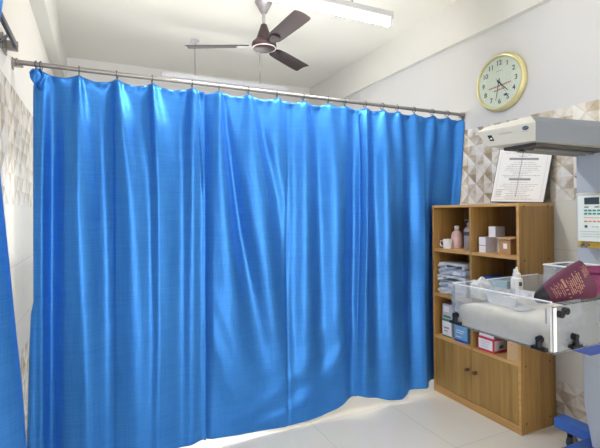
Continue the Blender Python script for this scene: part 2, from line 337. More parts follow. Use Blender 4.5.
def copy_thing(o, loc):
    c = o.copy(); COL.objects.link(c); c.location = loc
    for ch in o.children:
        d = ch.copy(); COL.objects.link(d); d.parent = c
        for g in ch.children:
            e = g.copy(); COL.objects.link(e); e.parent = d
    return c
B = bmesh.new
WORLD = 3.6; EXPOSURE = 0.6; BAY_FILL = 24; DX0, DX1 = -.25, 1.6
FOLDS= [[(2.094,-0.089,0.008,0.0068,0.0068),(2.017,-0.089,0.014,0.0114,0.0114),(1.848,-0.091,0.014,0.0273,0.0273),(1.515,-0.093,0.007,0.0454,0.0454),(1.056,-0.097,0.0,0.0544,0.0544)],[(2.094,0.09,0.008,0.0073,0.0073),(2.015,0.089,0.014,0.0122,0.0122),(1.84,0.088,0.014,0.0292,0.0292),(1.496,0.085,0.007,0.0487,0.0487),(1.02,0.081,0.0,0.0583,0.0583)],[(2.095,0.266,0.008,0.0078,0.0078),(2.013,0.265,0.014,0.013,0.013),(1.832,0.264,0.014,0.0312,0.0312),(1.477,0.26,0.007,0.0519,0.0519),(0.986,0.256,0.0,0.0622,0.0622)],[(2.097,0.482,0.008,0.0084,0.0084),(2.011,0.481,0.014,0.0141,0.0141),(1.823,0.48,0.014,0.0337,0.0337),(1.454,0.476,0.007,0.0561,0.0561),(0.943,0.471,0.0,0.0672,0.0672)],[(2.097,0.638,0.008,0.0089,0.0089),(2.009,0.637,0.014,0.0148,0.0148),(1.816,0.635,0.014,0.0356,0.0356),(1.437,0.631,0.007,0.0592,0.0592),(0.913,0.626,0.0,0.0709,0.0709)],[(2.098,0.815,0.008,0.0095,0.0095),(2.008,0.814,0.014,0.0158,0.0158),(1.809,0.812,0.014,0.0378,0.0378),(1.418,0.808,0.007,0.0629,0.0629),(0.878,0.802,0.0,0.0753,0.0753)],[(2.099,1.003,0.008,0.0101,0.0101),(2.006,1.002,0.014,0.0168,0.0168),(1.801,1.0,0.014,0.0402,0.0402),(1.397,0.995,0.007,0.0669,0.0669),(0.841,0.989,0.0,0.08,0.08)],[(2.1,1.182,0.008,0.0107,0.0107),(2.004,1.181,0.014,0.0177,0.0177),(1.793,1.179,0.014,0.0425,0.0425),(1.378,1.174,0.007,0.0708,0.0708),(0.805,1.167,0.0,0.0847,0.0847)],[(2.101,1.365,0.008,0.0113,0.0113),(2.002,1.363,0.014,0.0188,0.0188),(1.785,1.361,0.014,0.045,0.045),(1.359,1.355,0.007,0.0749,0.0749),(0.77,1.348,0.0,0.0896,0.0896)],[(2.102,1.495,0.008,0.0117,0.0117),(2.001,1.493,0.014,0.0195,0.0195),(1.78,1.49,0.014,0.0468,0.0468),(1.345,1.485,0.007,0.0778,0.0778),(0.744,1.477,0.0,0.0931,0.0931)],[(2.102,1.654,0.008,0.0123,0.0123),(1.999,1.653,0.014,0.0205,0.0205),(1.773,1.65,0.014,0.0491,0.0491),(1.327,1.644,0.007,0.0816,0.0816),(0.713,1.636,0.0,0.0976,0.0976)],[(2.103,1.796,0.008,0.0128,0.0128),(1.998,1.794,0.014,0.0213,0.0213),(1.767,1.791,0.014,0.0511,0.0511),(1.312,1.785,0.007,0.085,0.085),(0.685,1.776,0.0,0.1017,0.1017)],[(2.104,1.926,0.008,0.0133,0.0133),(1.997,1.924,0.014,0.0221,0.0221),(1.761,1.921,0.014,0.053,0.053),(1.298,1.915,0.007,0.0882,0.0882),(0.659,1.906,0.0,0.1055,0.1055)],[(2.105,2.079,0.008,0.0139,0.0139),(1.995,2.078,0.014,0.0231,0.0231),(1.755,2.074,0.014,0.0553,0.0553),(1.282,2.067,0.007,0.092,0.092),(0.629,2.058,0.0,0.11,0.11)],[(2.106,2.249,0.008,0.0145,0.0145),(1.994,2.247,0.014,0.0242,0.0242),(1.747,2.244,0.014,0.0579,0.0579),(1.263,2.236,0.007,0.0963,0.0963),(0.596,2.226,0.0,0.1152,0.1152)],[(2.106,2.397,0.008,0.0151,0.0151),(1.992,2.395,0.014,0.0251,0.0251),(1.741,2.391,0.014,0.0603,0.0603),(1.247,2.383,0.007,0.1002,0.1002),(0.567,2.373,0.0,0.1198,0.1198)],[(2.107,2.55,0.008,0.0157,0.0157),(1.991,2.548,0.014,0.0262,0.0262),(1.734,2.544,0.014,0.0627,0.0627),(1.231,2.536,0.007,0.1043,0.1043),(0.536,2.525,0.0,0.1247,0.1247)],[(2.052,-0.243,0.012,0.0128,0.0128),(1.407,-0.253,0.016,0.0128,0.0128),(0.126,-0.267,0.014,0.0127,0.0169)],[(2.007,-0.201,-0.006,0.0305,0.0305),(1.407,-0.214,-0.03,0.0303,0.0346),(0.116,-0.228,-0.034,0.0344,0.043)],[(2.038,-0.157,0.004,0.0177,0.0177),(1.811,-0.149,0.012,0.0222,0.0267),(0.902,-0.148,0.014,0.0311,0.0355),(0.099,-0.163,0.012,0.0353,0.0353)],[(1.97,-0.09,0.01,0.0137,0.0137),(1.407,-0.09,0.024,0.0318,0.0546),(0.74,-0.068,0.022,0.0367,0.0642),(0.072,-0.055,0.02,0.046,0.0644)],[(1.931,0.026,-0.006,0.0286,0.0286),(1.407,0.017,-0.014,0.0379,0.0379),(0.054,0.015,-0.012,0.0378,0.0378)],[(1.935,0.069,-0.003,0.0484,0.0048),(1.408,0.065,-0.006,0.0579,0.0058),(0.043,0.058,-0.004,0.0577,0.0072)],[(2.034,0.099,0.01,0.0098,0.0245),(1.781,0.122,0.024,0.0296,0.0345),(1.408,0.153,0.026,0.0449,0.0499),(0.709,0.182,0.02,0.0605,0.0605),(0.01,0.186,0.016,0.0605,0.0605)],[(2.037,0.266,0.01,0.0062,0.0312),(1.792,0.279,0.024,0.0157,0.0523),(1.408,0.291,0.026,0.021,0.0945),(0.694,0.295,0.02,0.0263,0.1261),(-0.014,0.278,0.016,0.0261,0.1252)],[(2.031,0.448,-0.004,0.0278,0.0278),(1.409,0.431,-0.014,0.0442,0.0331),(-0.047,0.406,-0.01,0.0437,0.0328)],[(2.024,0.487,0.012,0.0113,0.0169),(1.806,0.474,0.018,0.0224,0.0224),(0.843,0.459,0.014,0.0334,0.0334),(-0.058,0.45,0.01,0.0333,0.0333)],[(2.025,0.498,0.008,0.0057,0.0057),(1.81,0.519,0.012,0.0068,0.0068),(1.552,0.536,0.008,0.0057,0.0057),(1.438,0.538,0.0,0.0057,0.0057)],[(2.052,0.638,0.008,0.0178,0.0119),(1.818,0.635,0.016,0.0356,0.0237),(1.233,0.671,0.022,0.06,0.042),(0.641,0.713,0.018,0.073,0.073),(0.044,0.743,0.01,0.086,0.086)],[(2.008,0.661,-0.008,0.012,0.012),(1.821,0.677,-0.022,0.0241,0.0241),(1.231,0.756,-0.03,0.0371,0.0371),(0.622,0.863,-0.02,0.064,0.0512),(0.178,0.968,-0.008,0.0794,0.0794)],[(2.043,0.827,0.01,0.0253,0.0253),(1.41,0.897,0.024,0.0712,0.0518),(0.486,0.965,0.016,0.0926,0.0794),(-0.014,0.999,0.008,0.0936,0.0936)],[(1.987,0.865,-0.006,0.0128,0.0192),(1.717,0.926,-0.016,0.0262,0.0262),(1.41,0.989,-0.02,0.04,0.0334),(0.787,1.042,-0.012,0.0475,0.0475),(0.158,1.069,-0.004,0.0547,0.0547)],[(2.07,1.071,-0.003,0.0082,0.0082),(-0.086,1.046,-0.004,0.0081,0.0081)],[(2.043,1.119,-0.006,0.0278,0.0278),(0.781,1.104,-0.01,0.0346,0.0346),(0.028,1.095,-0.004,0.0414,0.0414)],[(2.05,1.182,0.008,0.0284,0.0284),(1.411,1.188,0.02,0.0569,0.0569),(0.771,1.202,0.018,0.0642,0.0642),(0.009,1.179,0.008,0.0849,0.0849)],[(1.994,1.275,-0.006,0.0292,0.0292),(1.411,1.282,-0.016,0.0366,0.0366),(0.567,1.301,-0.016,0.0515,0.0515),(0.114,1.295,-0.004,0.0661,0.0661)],[(2.072,1.394,0.01,0.0303,0.0303),(1.412,1.409,0.024,0.0609,0.0609),(0.552,1.413,0.02,0.0685,0.0609),(0.09,1.415,0.008,0.0685,0.0685)],[(2.02,1.549,-0.008,0.0318,0.0318),(1.412,1.549,-0.018,0.0397,0.0317),(0.067,1.531,-0.016,0.0394,0.0315)],[(0.741,1.516,0.0,0.0236,0.0393),(0.478,1.474,0.007,0.0388,0.062),(0.243,1.297,0.007,0.0588,0.0808),(0.12,1.103,0.005,0.076,0.0898),(0.03,0.805,0.0,0.0878,0.0878)],[(0.879,1.456,0.0,0.0231,0.0386),(0.564,1.323,0.005,0.0444,0.0667),(0.334,1.14,0.005,0.056,0.0769),(0.187,0.922,0.004,0.0652,0.0848),(0.087,0.683,0.0,0.0843,0.0843)],[(0.833,0.561,0.0,0.0173,0.0289),(0.599,0.593,0.008,0.0292,0.0292),(0.355,0.662,0.008,0.0418,0.0478),(0.12,0.806,0.005,0.0753,0.0753),(0.001,0.933,0.0,0.0785,0.0785)],[(0.946,0.585,0.0,0.0175,0.0291),(0.709,0.642,0.005,0.0297,0.0356),(0.459,0.748,0.005,0.0492,0.0554),(0.221,0.903,0.003,0.0778,0.0778),(0.072,1.034,0.0,0.0811,0.0811)],[(2.069,1.637,0.01,0.0163,0.0245),(1.89,1.619,0.022,0.0162,0.0324),(1.412,1.621,0.022,0.0243,0.0405),(0.73,1.628,0.018,0.0325,0.0487),(0.047,1.635,0.012,0.0406,0.0569)],[(2.035,1.711,-0.008,0.025,0.025),(1.413,1.719,-0.018,0.0417,0.0334),(0.027,1.734,-0.012,0.0502,0.0502)],[(2.078,1.796,0.01,0.0171,0.0256),(1.763,1.8,0.024,0.0427,0.0427),(1.062,1.816,0.024,0.06,0.06),(0.004,1.853,0.018,0.0779,0.0692)],[(2.091,1.926,0.008,0.0177,0.0266),(1.77,1.93,0.016,0.0354,0.0354),(1.056,1.947,0.012,0.0445,0.0356),(-0.017,1.958,0.014,0.0535,0.0267)],[(2.027,2.014,-0.008,0.0363,0.0363),(1.413,2.024,-0.02,0.0455,0.0455),(-0.031,2.03,-0.022,0.0455,0.0546)],[(2.038,2.134,0.005,0.0375,0.0375),(1.414,2.106,0.01,0.0465,0.0465),(-0.045,2.103,0.012,0.0557,0.0557)],[(2.047,2.238,0.008,0.0145,0.0193),(1.785,2.206,0.022,0.0239,0.0382),(1.045,2.185,0.022,0.038,0.0475),(-0.062,2.188,0.016,0.0475,0.0475)],[(2.03,2.306,-0.008,0.0295,0.0393),(1.414,2.307,-0.02,0.0491,0.0589),(-0.083,2.293,-0.02,0.0586,0.0586)],[(2.045,2.477,-0.006,0.0308,0.0205),(1.415,2.477,-0.014,0.0411,0.0205)],[(2.049,2.528,0.012,0.0156,0.0156),(1.415,2.518,0.018,0.0208,0.0156),(0.952,2.511,0.018,0.0207,0.0155)]]
HOOKS= [-0.277, -0.256, -0.089, 0.09, 0.266, 0.482, 0.638, 0.815, 1.003, 1.182, 1.364, 1.494, 1.654, 1.796, 1.926, 2.079, 2.249, 2.396, 2.55]

# ------------------------------------------------------------------ room (metres; x runs along the curtain, y away from it)
XL, XR, YB, YF, ZC = -.377, 2.567, 5.018, -1.6, 2.97
bm = B(); box(bm, XL-.1, XR+.1, YF, YB+.1, -.1, 0); struct('floor', bm, 'floor')
bm = B(); box(bm, XL-.1, XR+.1, YF, YB+.1, ZC, ZC+.1); struct('ceiling', bm, 'ceil')
bm = B(); box(bm, XR, XR+.1, YF, YB+.1, 0, ZC); struct('wall_right', bm, 'wall')
bm = B(); box(bm, XL-.1, XL, YF, YB+.1, 0, ZC); struct('wall_left', bm, wall_tiles('tiled_wall_left', (.76, .73, .67), .62))
WX0, WX1, WZ0, WZ1 = .35, 1.95, .85, 1.95                     # unseen window added to light the far bay, behind the curtains
bm = B()
for q in ((XL, WX0, 0, ZC), (WX1, XR, 0, ZC), (WX0, WX1, 0, WZ0), (WX0, WX1, WZ1, ZC)): box(bm, q[0], q[1], YB, YB+.1, q[2], q[3])
struct('wall_back', bm, 'paint')
bm = B(); box(bm, WX0, WX1, YB+.05, YB+.054, WZ0, WZ1); wn_ = struct('fill_window_1', bm, see_through('fill_window_glass', (.97, .98, .98), .02, .02))
bm = B()
for q in ((WX0, WX0+.04, WZ0, WZ1), (WX1-.04, WX1, WZ0, WZ1), (WX0+.04, WX1-.04, WZ0, WZ0+.04), (WX0+.04, WX1-.04, WZ1-.04, WZ1), ((WX0+WX1)/2-.02, (WX0+WX1)/2+.02, WZ0+.04, WZ1-.04)): box(bm, q[0], q[1], YB+.025, YB+.048, q[2], q[3])
finish('fill_window_frame', bm, 'white', wn_)
al = bpy.data.lights.new('bay_fill_light', 'AREA'); al.shape = 'RECTANGLE'; al.size = WX1-WX0; al.size_y = WZ1-WZ0; al.energy = BAY_FILL; al.color = (1, .96, .90)  # fill light added outside the unseen window
ao = bpy.data.objects.new('bay_fill_light', al); COL.objects.link(ao); ao.location = ((WX0+WX1)/2, YB+.12, (WZ0+WZ1)/2); ao.rotation_euler = (-PI/2, 0, 0)
bm = B(); box(bm, XR-.045, XR, YF, YB, 2.638, ZC); struct('trim_1', bm, 'beam')
bm = B(); box(bm, XL, XL+.085, YF, YB, 2.638, ZC); struct('trim_2', bm, 'beam')

# unseen wall added behind the viewer; its wide opening makes the light directional
bm = B()
for q in ((XL, DX0, 0, ZC), (DX1, XR, 0, ZC), (DX0, DX1, 2.15, ZC)): box(bm, q[0], q[1], YF-.1, YF, q[2], q[3])
struct('unseen_wall_front', bm, 'paint')
# ------------------------------------------------------------------ curtain rods
def bracket(bm, c, wall, s=.02):
    x, y, z = c
    box(bm, x, x+wall*.006, y-s*.7, y+s*.7, z-.036, z+.018)
    box(bm, x+wall*.006, x+wall*.045, y-.012, y+.012, z-.022, z-.012)
t = thing('curtain_rod', 'long brushed steel rod spanning wall to wall with the blue curtains hung on it', 'curtain rod', (XL, 2.448, 2.075))
bm = B(); rod(bm, (XL+.012, 2.448, 2.075), (XR-.012, 2.448, 2.075), .0125, n=20); finish('pole', bm, 'steel', t, smooth=True)
for s, x in ((1, XL+.001), (-1, XR-.001)):
    bm = B(); bracket(bm, (x, 2.448, 2.075), s); ring(bm, (x+s*.02, 2.448, 2.075), (1,0,0), .016, .004)
    rod(bm, (x, 2.448, 2.075), (x+s*.014, 2.448, 2.075), .017, n=20)
    finish('bracket', bm, 'steel', t, smooth=True)
t = thing('curtain_rod', 'short steel rod fixed along the left wall above the end of the other rod', 'curtain rod', (-.35, 2.28, 2.092))
bm = B(); rod(bm, (-.335, 2.27, 2.094), (-.335, .3, 2.094), .011, n=20); finish('pole', bm, 'dark_steel', t, smooth=True)
bm = B(); box(bm, XL+.001, XL+.008, 2.20, 2.29, 2.05, 2.125); box(bm, XL+.008, -.325, 2.262, 2.276, 2.068, 2.112); finish('bracket', bm, 'steel', t, bevel=.002)
bm = B(); box(bm, XL+.001, XL+.007, 2.10, 2.15, 2.035, 2.10); rod(bm, (XL+.004, 2.125, 2.05), (-.34, 2.125, 2.085), .006, n=8); finish('bracket', bm, 'dark_steel', t)

# ------------------------------------------------------------------ blue curtains
YC = 2.448
def lerp_fold(f, z):
    if z > f[0][0] or z < f[-1][0]:
        g = f[0] if z > f[0][0] else f[-1]
        k = max(0, 1 - abs(z - g[0]) / .12)
        return g[1], g[2]*k, g[3], g[4]
    for a, b in zip(f, f[1:]):
        if b[0] <= z <= a[0]:
            k = (a[0] - z) / max(1e-6, a[0] - b[0]); k2 = k*k*(3-2*k)
            return (a[1] + (b[1]-a[1])*k, a[2] + (b[2]-a[2])*k2, a[3] + (b[3]-a[3])*k, a[4] + (b[4]-a[4])*k)
def relief(x, z, amp=1.0):
    d = 0
    for f in FOLDS:
        X, A, sl, sr = lerp_fold(f, z)
        if A == 0: continue
        s = sl if x < X else sr
        e = (x - X) / s
        if abs(e) < 3.2: d += A * math.exp(-.5*e*e)
    return d * amp
HEM = [(-.34,.03),(-.008,.03),(.237,.035),(.423,.033),(.524,.045),(.547,.032),(.743,.021),(1.033,.012),(1.28,.02),(1.40,.038),(1.468,.058),(1.547,.084),(1.60,.078),(1.668,.058),(1.793,.023),(1.905,.015),(1.95,.035),(2.105,.046),(2.218,.043),(2.6,.04)]
def interp(T, x):
    if x <= T[0][0]: return T[0][1]
    for a, b in zip(T, T[1:]):
        if x <= b[0]: return a[1] + (b[1]-a[1])*(x-a[0])/(b[0]-a[0])
    return T[-1][1]
def top_edge(x):
    H = HOOKS
    if x <= H[1]: return 2.047
    for a, b in zip(H[1:], H[2:]):
        if x <= b:
            k = (x-a)/(b-a); g = b-a
            return 2.047 - min(.029, .16*g) * math.sin(PI*k)**.8 * (1 if k < 1 else 1)
    return 2.047
def sag(x):
    for a, b in zip(HOOKS[1:], HOOKS[2:]):
        if a <= x <= b: return math.sin(PI*(x-a)/(b-a)) * min(1, (b-a)/.14)
    return 0
def curtain_panel(x0, x1, n, label, left_edge=None, right_edge=None, push=0.0, nz=150, left_tuck=False, AMP=1.5, last=False):
    bm = B(); rows = []
    for j in range(nz + 1):
        v = j / nz; row = []
        for i in range(n + 1):
            u = i / n
            zz = 2.05 - v*2.0
            a = x0 if left_edge is None else interp(left_edge, -zz)
            b = x1 if right_edge is None else interp(right_edge, -zz)
            x = a + (b - a)*u
            zt, zb = top_edge(x), interp(HEM, x)
            z = zt + (zb - zt)*v
            d = relief(x, z, AMP)
            top = min(1, max(0, (zt - z)/.02)); d *= .35 + .65*top
            # cloth above the header puckers; below it falls slightly toward the room
            d += .004*math.sin(x*95)*math.exp(-((zt - z)/.03)**2) + .006*v
            d += .015*sag(x)*math.exp(-((zt - z)/.022)**1.5)      # the header tips toward the room between hooks
            hz = z - zb
            d += .0025*math.exp(-((hz - .06)/.004)**2)*-1
            d += .010*math.sin(x*7 + 2*z) * v
            e0, e1 = (x - a), (b - x)
            d -= (.016*math.exp(-(e0/.02)**2) if left_tuck else .014*math.exp(-(e0/.008)**2)) - (.008*math.exp(-(e1/.02)**2) if not last else 0)
            if left_tuck: d = d*min(1, e0/.05) - .016*math.exp(-(e0/.03)**2)
            y = YC - d + push
            if x > 2.14: y += .055*min(1, (x-2.14)/.08) * (1 if z < 1.38 else max(0, 1-(z-1.38)/.6))
            row.append(bm.verts.new((x, y, z)))
        rows.append(row)
    for r, s in zip(rows, rows[1:]):
        for i in range(n): bm.faces.new((r[i], r[i+1], s[i+1], s[i]))
    o = finish('curtain', bm, 'satin', smooth=True, angle=180)
    so = o.modifiers.new('cloth', 'SOLIDIFY'); so.thickness = .0012
    return tag(o, label, 'curtain', 'blue satin panels on the long rod')
LE = [(-2.05, -.285), (-1.95, -.291), (-1.4, -.295), (-.92, -.298), (-.86, -.309), (-.67, -.318), (-.2, -.332), (0, -.335)]
c1 = curtain_panel(-.29, .546, 230, 'widest blue satin curtain panel, at the left of the long rod near the left wall', left_edge=LE,
                   right_edge=[(-2.05, .548), (-1.1, .544), (0, .538)])
c2 = curtain_panel(.546, 1.59, 230, 'middle blue satin curtain panel with a swagged bottom, between the two other panels',
                   left_tuck=True, left_edge=[(-2.05, .543), (-1.1, .539), (0, .533)], right_edge=[(-2.05, 1.594), (-1.07, 1.584), (0, 1.562)])
c3 = curtain_panel(1.59, 2.535, 230, 'right blue satin curtain panel, its far end behind the wooden bookcase',
                   last=True, left_tuck=True, left_edge=[(-2.05, 1.589), (-1.07, 1.579), (0, 1.557)], right_edge=[(-2.05, 2.548), (0, 2.54)])
# crumpled corner folded over at the left top of the first panel
bm = B(); pts = []
ctr = Vector((-.270, 2.425, 2.000))
rs = []
for j in range(9):
    v = j/8; w = [.014, .024, .030, .032, .028, .022, .016, .009, .003][j]
    rs.append([ctr + Vector((math.cos(t)*w*(1+.16*math.sin(5*t+j*.5)) - .006*(1-v) + .010*v, math.sin(t)*w*.5 - .009*math.sin(4*t+j*.9), .044 - .095*v + .006*math.sin(3*t))) for t in [2*PI*k/22 for k in range(22)]])
loft(bm, rs); o = finish('folded_corner', bm, 'satin', c1, smooth=True, angle=60)
# left curtain beside the camera, on the short rod
bm = B(); rows = []
EDGE = [(-2.07, -.262), (-1.97, -.272), (-1.82, -.293), (-1.43, -.276), (-1.19, -.258), (-1.0, -.245), (-.81, -.230), (-.59, -.218), (0, -.205)]
for j in range(61):
    z = 2.07 - 2.04*j/60; row = []
    ex = interp(EDGE, -z)
    for i in range(91):
        u = i/90; y = 1.60 - .95*u
        x = -.325 + .022*math.sin(u*42 + .5*math.sin(z*2)) * (1 - .3*u) + .010*math.sin(u*17+z)
        k = math.exp(-(u/.07)**2); x = x*(1-k) + ex*k
        row.append(bm.verts.new((min(x, ex), y + .012*k*math.sin(z*3), z)))
    rows.append(row)
for r, s in zip(rows, rows[1:]):
    for i in range(90): bm.faces.new((r[i], r[i+1], s[i+1], s[i]))
o = finish('curtain', bm, 'satin', smooth=True, angle=180); so = o.modifiers.new('cloth', 'SOLIDIFY'); so.thickness = .0012
tag(o, 'blue satin curtain edge at the far left, hanging along the left wall nearest the viewer', 'curtain')

# ------------------------------------------------------------------ curtain hooks
bm = B(); ring(bm, (0, 0, -.004), (1, 0, 0), .0205, .0026, n=24, k=6)
tube(bm, [(0, 0, -.022), (0, -.004, -.030), (0, -.006, -.040), (0, 0, -.046)], .0016, n=6)
hook = finish('curtain_hook', bm, 'dark_steel', smooth=True)
for i, x in enumerate(HOOKS):
    h = hook if i == 0 else hook.copy()
    if i: COL.objects.link(h)
    h.location = (x, YC, 2.075); h.rotation_euler = (0, 0, random.uniform(-.25, .25))
    if i == 0: tag(h, 'dark ring hook nearest the left wall, above the crumpled corner', 'hook', 'curtain ring hooks on the long rod')
    elif i == 1: tag(h, 'dark ring hook just right of the one over the crumpled corner', 'hook', 'curtain ring hooks on the long rod')
    elif i < 6: tag(h, 'dark ring hook on the rod holding the left curtain panel', 'hook', 'ring hooks of the left panel')
    elif i < 12: tag(h, 'dark ring hook on the rod holding the middle curtain panel', 'hook', 'ring hooks of the middle panel')
    else: tag(h, 'dark ring hook on the rod holding the right curtain panel', 'hook', 'ring hooks of the right panel')
h = hook.copy(); COL.objects.link(h); h.location = (-.335, 1.62, 2.094); h.rotation_euler = (0, 0, PI/2)
if 'group' in h: del h['group']
tag(h, 'dark ring hook on the short rod by the left wall', 'hook')

# ------------------------------------------------------------------ wooden bookcase
x0, x1, y0, y1, ZT = 2.241, 2.556, 1.726, 2.452, 1.373
bc = thing('bookcase', 'oak laminate bookcase with six open compartments and two low doors, against the right wall', 'bookcase', (2.40, 2.083, 0))
T = .018; ym = 2.093
for (a, b) in ((y0, y0+T), (y1-T, y1)):
    bm = B(); box(bm, x0+.0015, x1, a, b, 0, ZT-T); s = finish('side_panel', bm, 'carcass', bc)
    bm = B(); box(bm, x0, x0+.0014, a, b, 0, ZT-T); finish('edge_band', bm, 'edge', s)
bm = B(); box(bm, x0-.001, x1, y0-.001, y1+.001, ZT-T, ZT); finish('top_panel', bm, 'edge', bc, bevel=.001)
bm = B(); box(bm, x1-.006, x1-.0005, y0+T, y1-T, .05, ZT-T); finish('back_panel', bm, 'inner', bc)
bm = B(); box(bm, x0+.001, x1-.006, ym-T/2, ym+T/2, .069, ZT-T); finish('divider', bm, 'carcass', bc)
for z in (1.055, .728, .419):
    for a, b in ((y0+T, ym-T/2), (ym+T/2, y1-T)):
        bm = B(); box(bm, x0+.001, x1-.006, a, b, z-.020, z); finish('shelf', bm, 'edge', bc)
bm = B(); box(bm, x0+.018, x1-.006, y0+T, y1-T, .051, .069); finish('bottom_shelf', bm, 'carcass', bc)
bm = B(); box(bm, x0+.001, x0+.018, y0+T, y1-T, 0, .052); finish('plinth', bm, 'edge', bc)
for a, b, ky in ((y0+T+.002, ym-.002, 2.057), (ym+.002, y1-T-.002, 2.122)):
    bm = B(); box(bm, x0-.002, x0+.014, a, b, .056, .398); d = finish('door', bm, 'door', bc, bevel=.0015)
    bm = B(); lathe(bm, [(.012, 0), (.012, .004), (.006, .006), (.006, .016), (.011, .020), (.011, .024), (.004, .027)], (x0-.002, ky, .262), (-1, 0, 0), n=20)
    finish('knob', bm, 'brown', d, smooth=True)
for (x, z) in ((2.285, 1.03), (2.50, 1.03), (2.285, .71), (2.50, .71), (2.285, .40), (2.50, .40), (2.285, .06), (2.50, .06), (2.285, 1.355), (2.50, 1.355)):
    bm = B(); rod(bm, (x, y0, z), (x, y0-.0018, z), .006, n=14); finish('screw_cap', bm, 'brown', bc)

# ------------------------------------------------------------------ things in the bookcase
def carton(name, label, cat, X, Y, Z, m_front, m_side, marks=(), group=None, bevel=.0012):
    """X, Y, Z: (lo, hi). marks: (part name, face 'f' or 's', along0, along1, z0, z1, material) as fractions of the face"""
    t = thing(name, label, cat, ((X[0]+X[1])/2, (Y[0]+Y[1])/2, Z[0]), group)
    bm = B(); box(bm, *X, *Y, *Z)
    for f in bm.faces:
        n = f.calc_center_median()
        f.material_index = 0 if n.x < X[0] + 1e-5 else 1
    finish('box_body', bm, [m_front, m_side], t, bevel=bevel)
    for (pn, face, a, b, c, d, m) in marks:
        bm = B(); z0, z1 = Z[0]+(Z[1]-Z[0])*c, Z[0]+(Z[1]-Z[0])*d
        if face == 'f': box(bm, X[0]-.0006, X[0]+.0003, Y[1]-(Y[1]-Y[0])*b, Y[1]-(Y[1]-Y[0])*a, z0, z1)
        else: box(bm, X[0]+(X[1]-X[0])*a, X[0]+(X[1]-X[0])*b, Y[0]-.0006, Y[0]+.0003, z0, z1)
        finish(pn, bm, m, t)
    return t
S1, S2, S3 = 1.055, .728, .419
# top left compartment
t = thing('mug', 'small white mug beside the pink bottle on the top left shelf', 'mug', (2.315, 2.372, S1))
bm = B(); lathe(bm, [(.030, 0), (.034, .004), (.035, .070), (.0325, .070), (.031, .008), (0, .006)], (2.315, 2.372, S1), n=28); finish('cup', bm, 'box_white', t, smooth=True)
bm = B(); tube(bm, [(2.300, 2.402, S1+.055), (2.292, 2.420, S1+.055), (2.288, 2.421, S1+.035), (2.292, 2.418, S1+.018), (2.302, 2.401, S1+.016)], .004, n=8); finish('handle', bm, 'box_white', t, smooth=True)
t = thing('bottle', 'pink bottle with a white cap behind the white mug', 'bottle', (2.385, 2.352, S1))
bm = B(); lathe(bm, [(.036, 0), (.040, .004), (.040, .095), (.034, .115), (.016, .132), (.015, .142)], (2.385, 2.352, S1), n=28); finish('bottle_body', bm, 'pink', t, smooth=True)
bm = B(); lathe(bm, [(.0175, .140), (.0175, .162), (.014, .166)], (2.385, 2.352, S1), n=24); finish('cap', bm, 'box_white', t, smooth=True)
bm = B(); lathe(bm, [(.0405, .030), (.0405, .082)], (2.385, 2.352, S1), n=28); finish('bottle_label', bm, plain('pink_label', (.72, .52, .50), .6), t, smooth=True)
t = thing('bottle', 'tall grey bottle half hidden by the middle divider of the top shelf', 'bottle', (2.385, 2.236, S1))
bm = B(); lathe(bm, [(.034, 0), (.037, .004), (.037, .135), (.028, .155), (.013, .165), (.013, .172)], (2.385, 2.236, S1), n=28); finish('bottle_body', bm, plain('lilac_grey_bottle', (.36, .31, .33), .35), t, smooth=True)
bm = B(); lathe(bm, [(.0155, .170), (.0155, .190), (.006, .194), (.006, .206)], (2.385, 2.236, S1), n=20); box(bm, 2.345, 2.392, 2.229, 2.243, S1+.204, S1+.214); finish('pump', bm, plain('frosted_pump', (.40, .37, .38), .4), t, smooth=True)
bm = B(); lathe(bm, [(.0376, .10), (.0376, .128)], (2.385, 2.236, S1), n=28); finish('bottle_label', bm, 'ink', t, smooth=True)
# top right compartment
carton('carton', 'lower white carton of the stacked pair at the left of the top right shelf', 'box', (2.28, 2.378), (2.003, 2.057), (S1, S1+.050), 'box_white', 'box_grey_shade', [('printed_line', 'f', 0, 1, .90, .98, 'red_ink')])
carton('carton', 'upper white carton of the stacked pair at the left of the top right shelf', 'box', (2.28, 2.378), (2.003, 2.057), (S1+.0505, S1+.101), 'box_white', 'box_grey_shade')
carton('carton', 'pale upright carton with a pink edge standing behind the stacked white pair', 'box', (2.382, 2.46), (1.925, 2.03), (S1, S1+.101), 'box_white', 'box_grey_shade', [('pink_stripe', 's', 0, .22, 0, .6, 'cotton_pink'), ('pink_stripe', 'f', .7, 1, 0, .6, 'cotton_pink')])
carton('carton', 'small white carton on top of the others on the top right shelf', 'box', (2.335, 2.425), (1.972, 2.026), (S1+.1012, S1+.170), 'box_white', 'box_grey_shade')
t = carton('carton', 'brown cardboard box with a white square label on the top right shelf', 'box', (2.30, 2.40), (1.832, 1.916), (S1, S1+.092), 'card', 'card', [('paper_label', 'f', .38, .70, .38, .74, 'box_white')])
bm = B(); hull(bm, [(2.288, 1.824, S1+.093), (2.288, 1.924, S1+.100), (2.40, 1.832, S1+.0925), (2.40, 1.916, S1+.0925), (2.29, 1.824, S1+.097), (2.29, 1.924, S1+.104), (2.40, 1.832, S1+.108), (2.40, 1.916, S1+.108)]); finish('lid', bm, 'card_light', t)
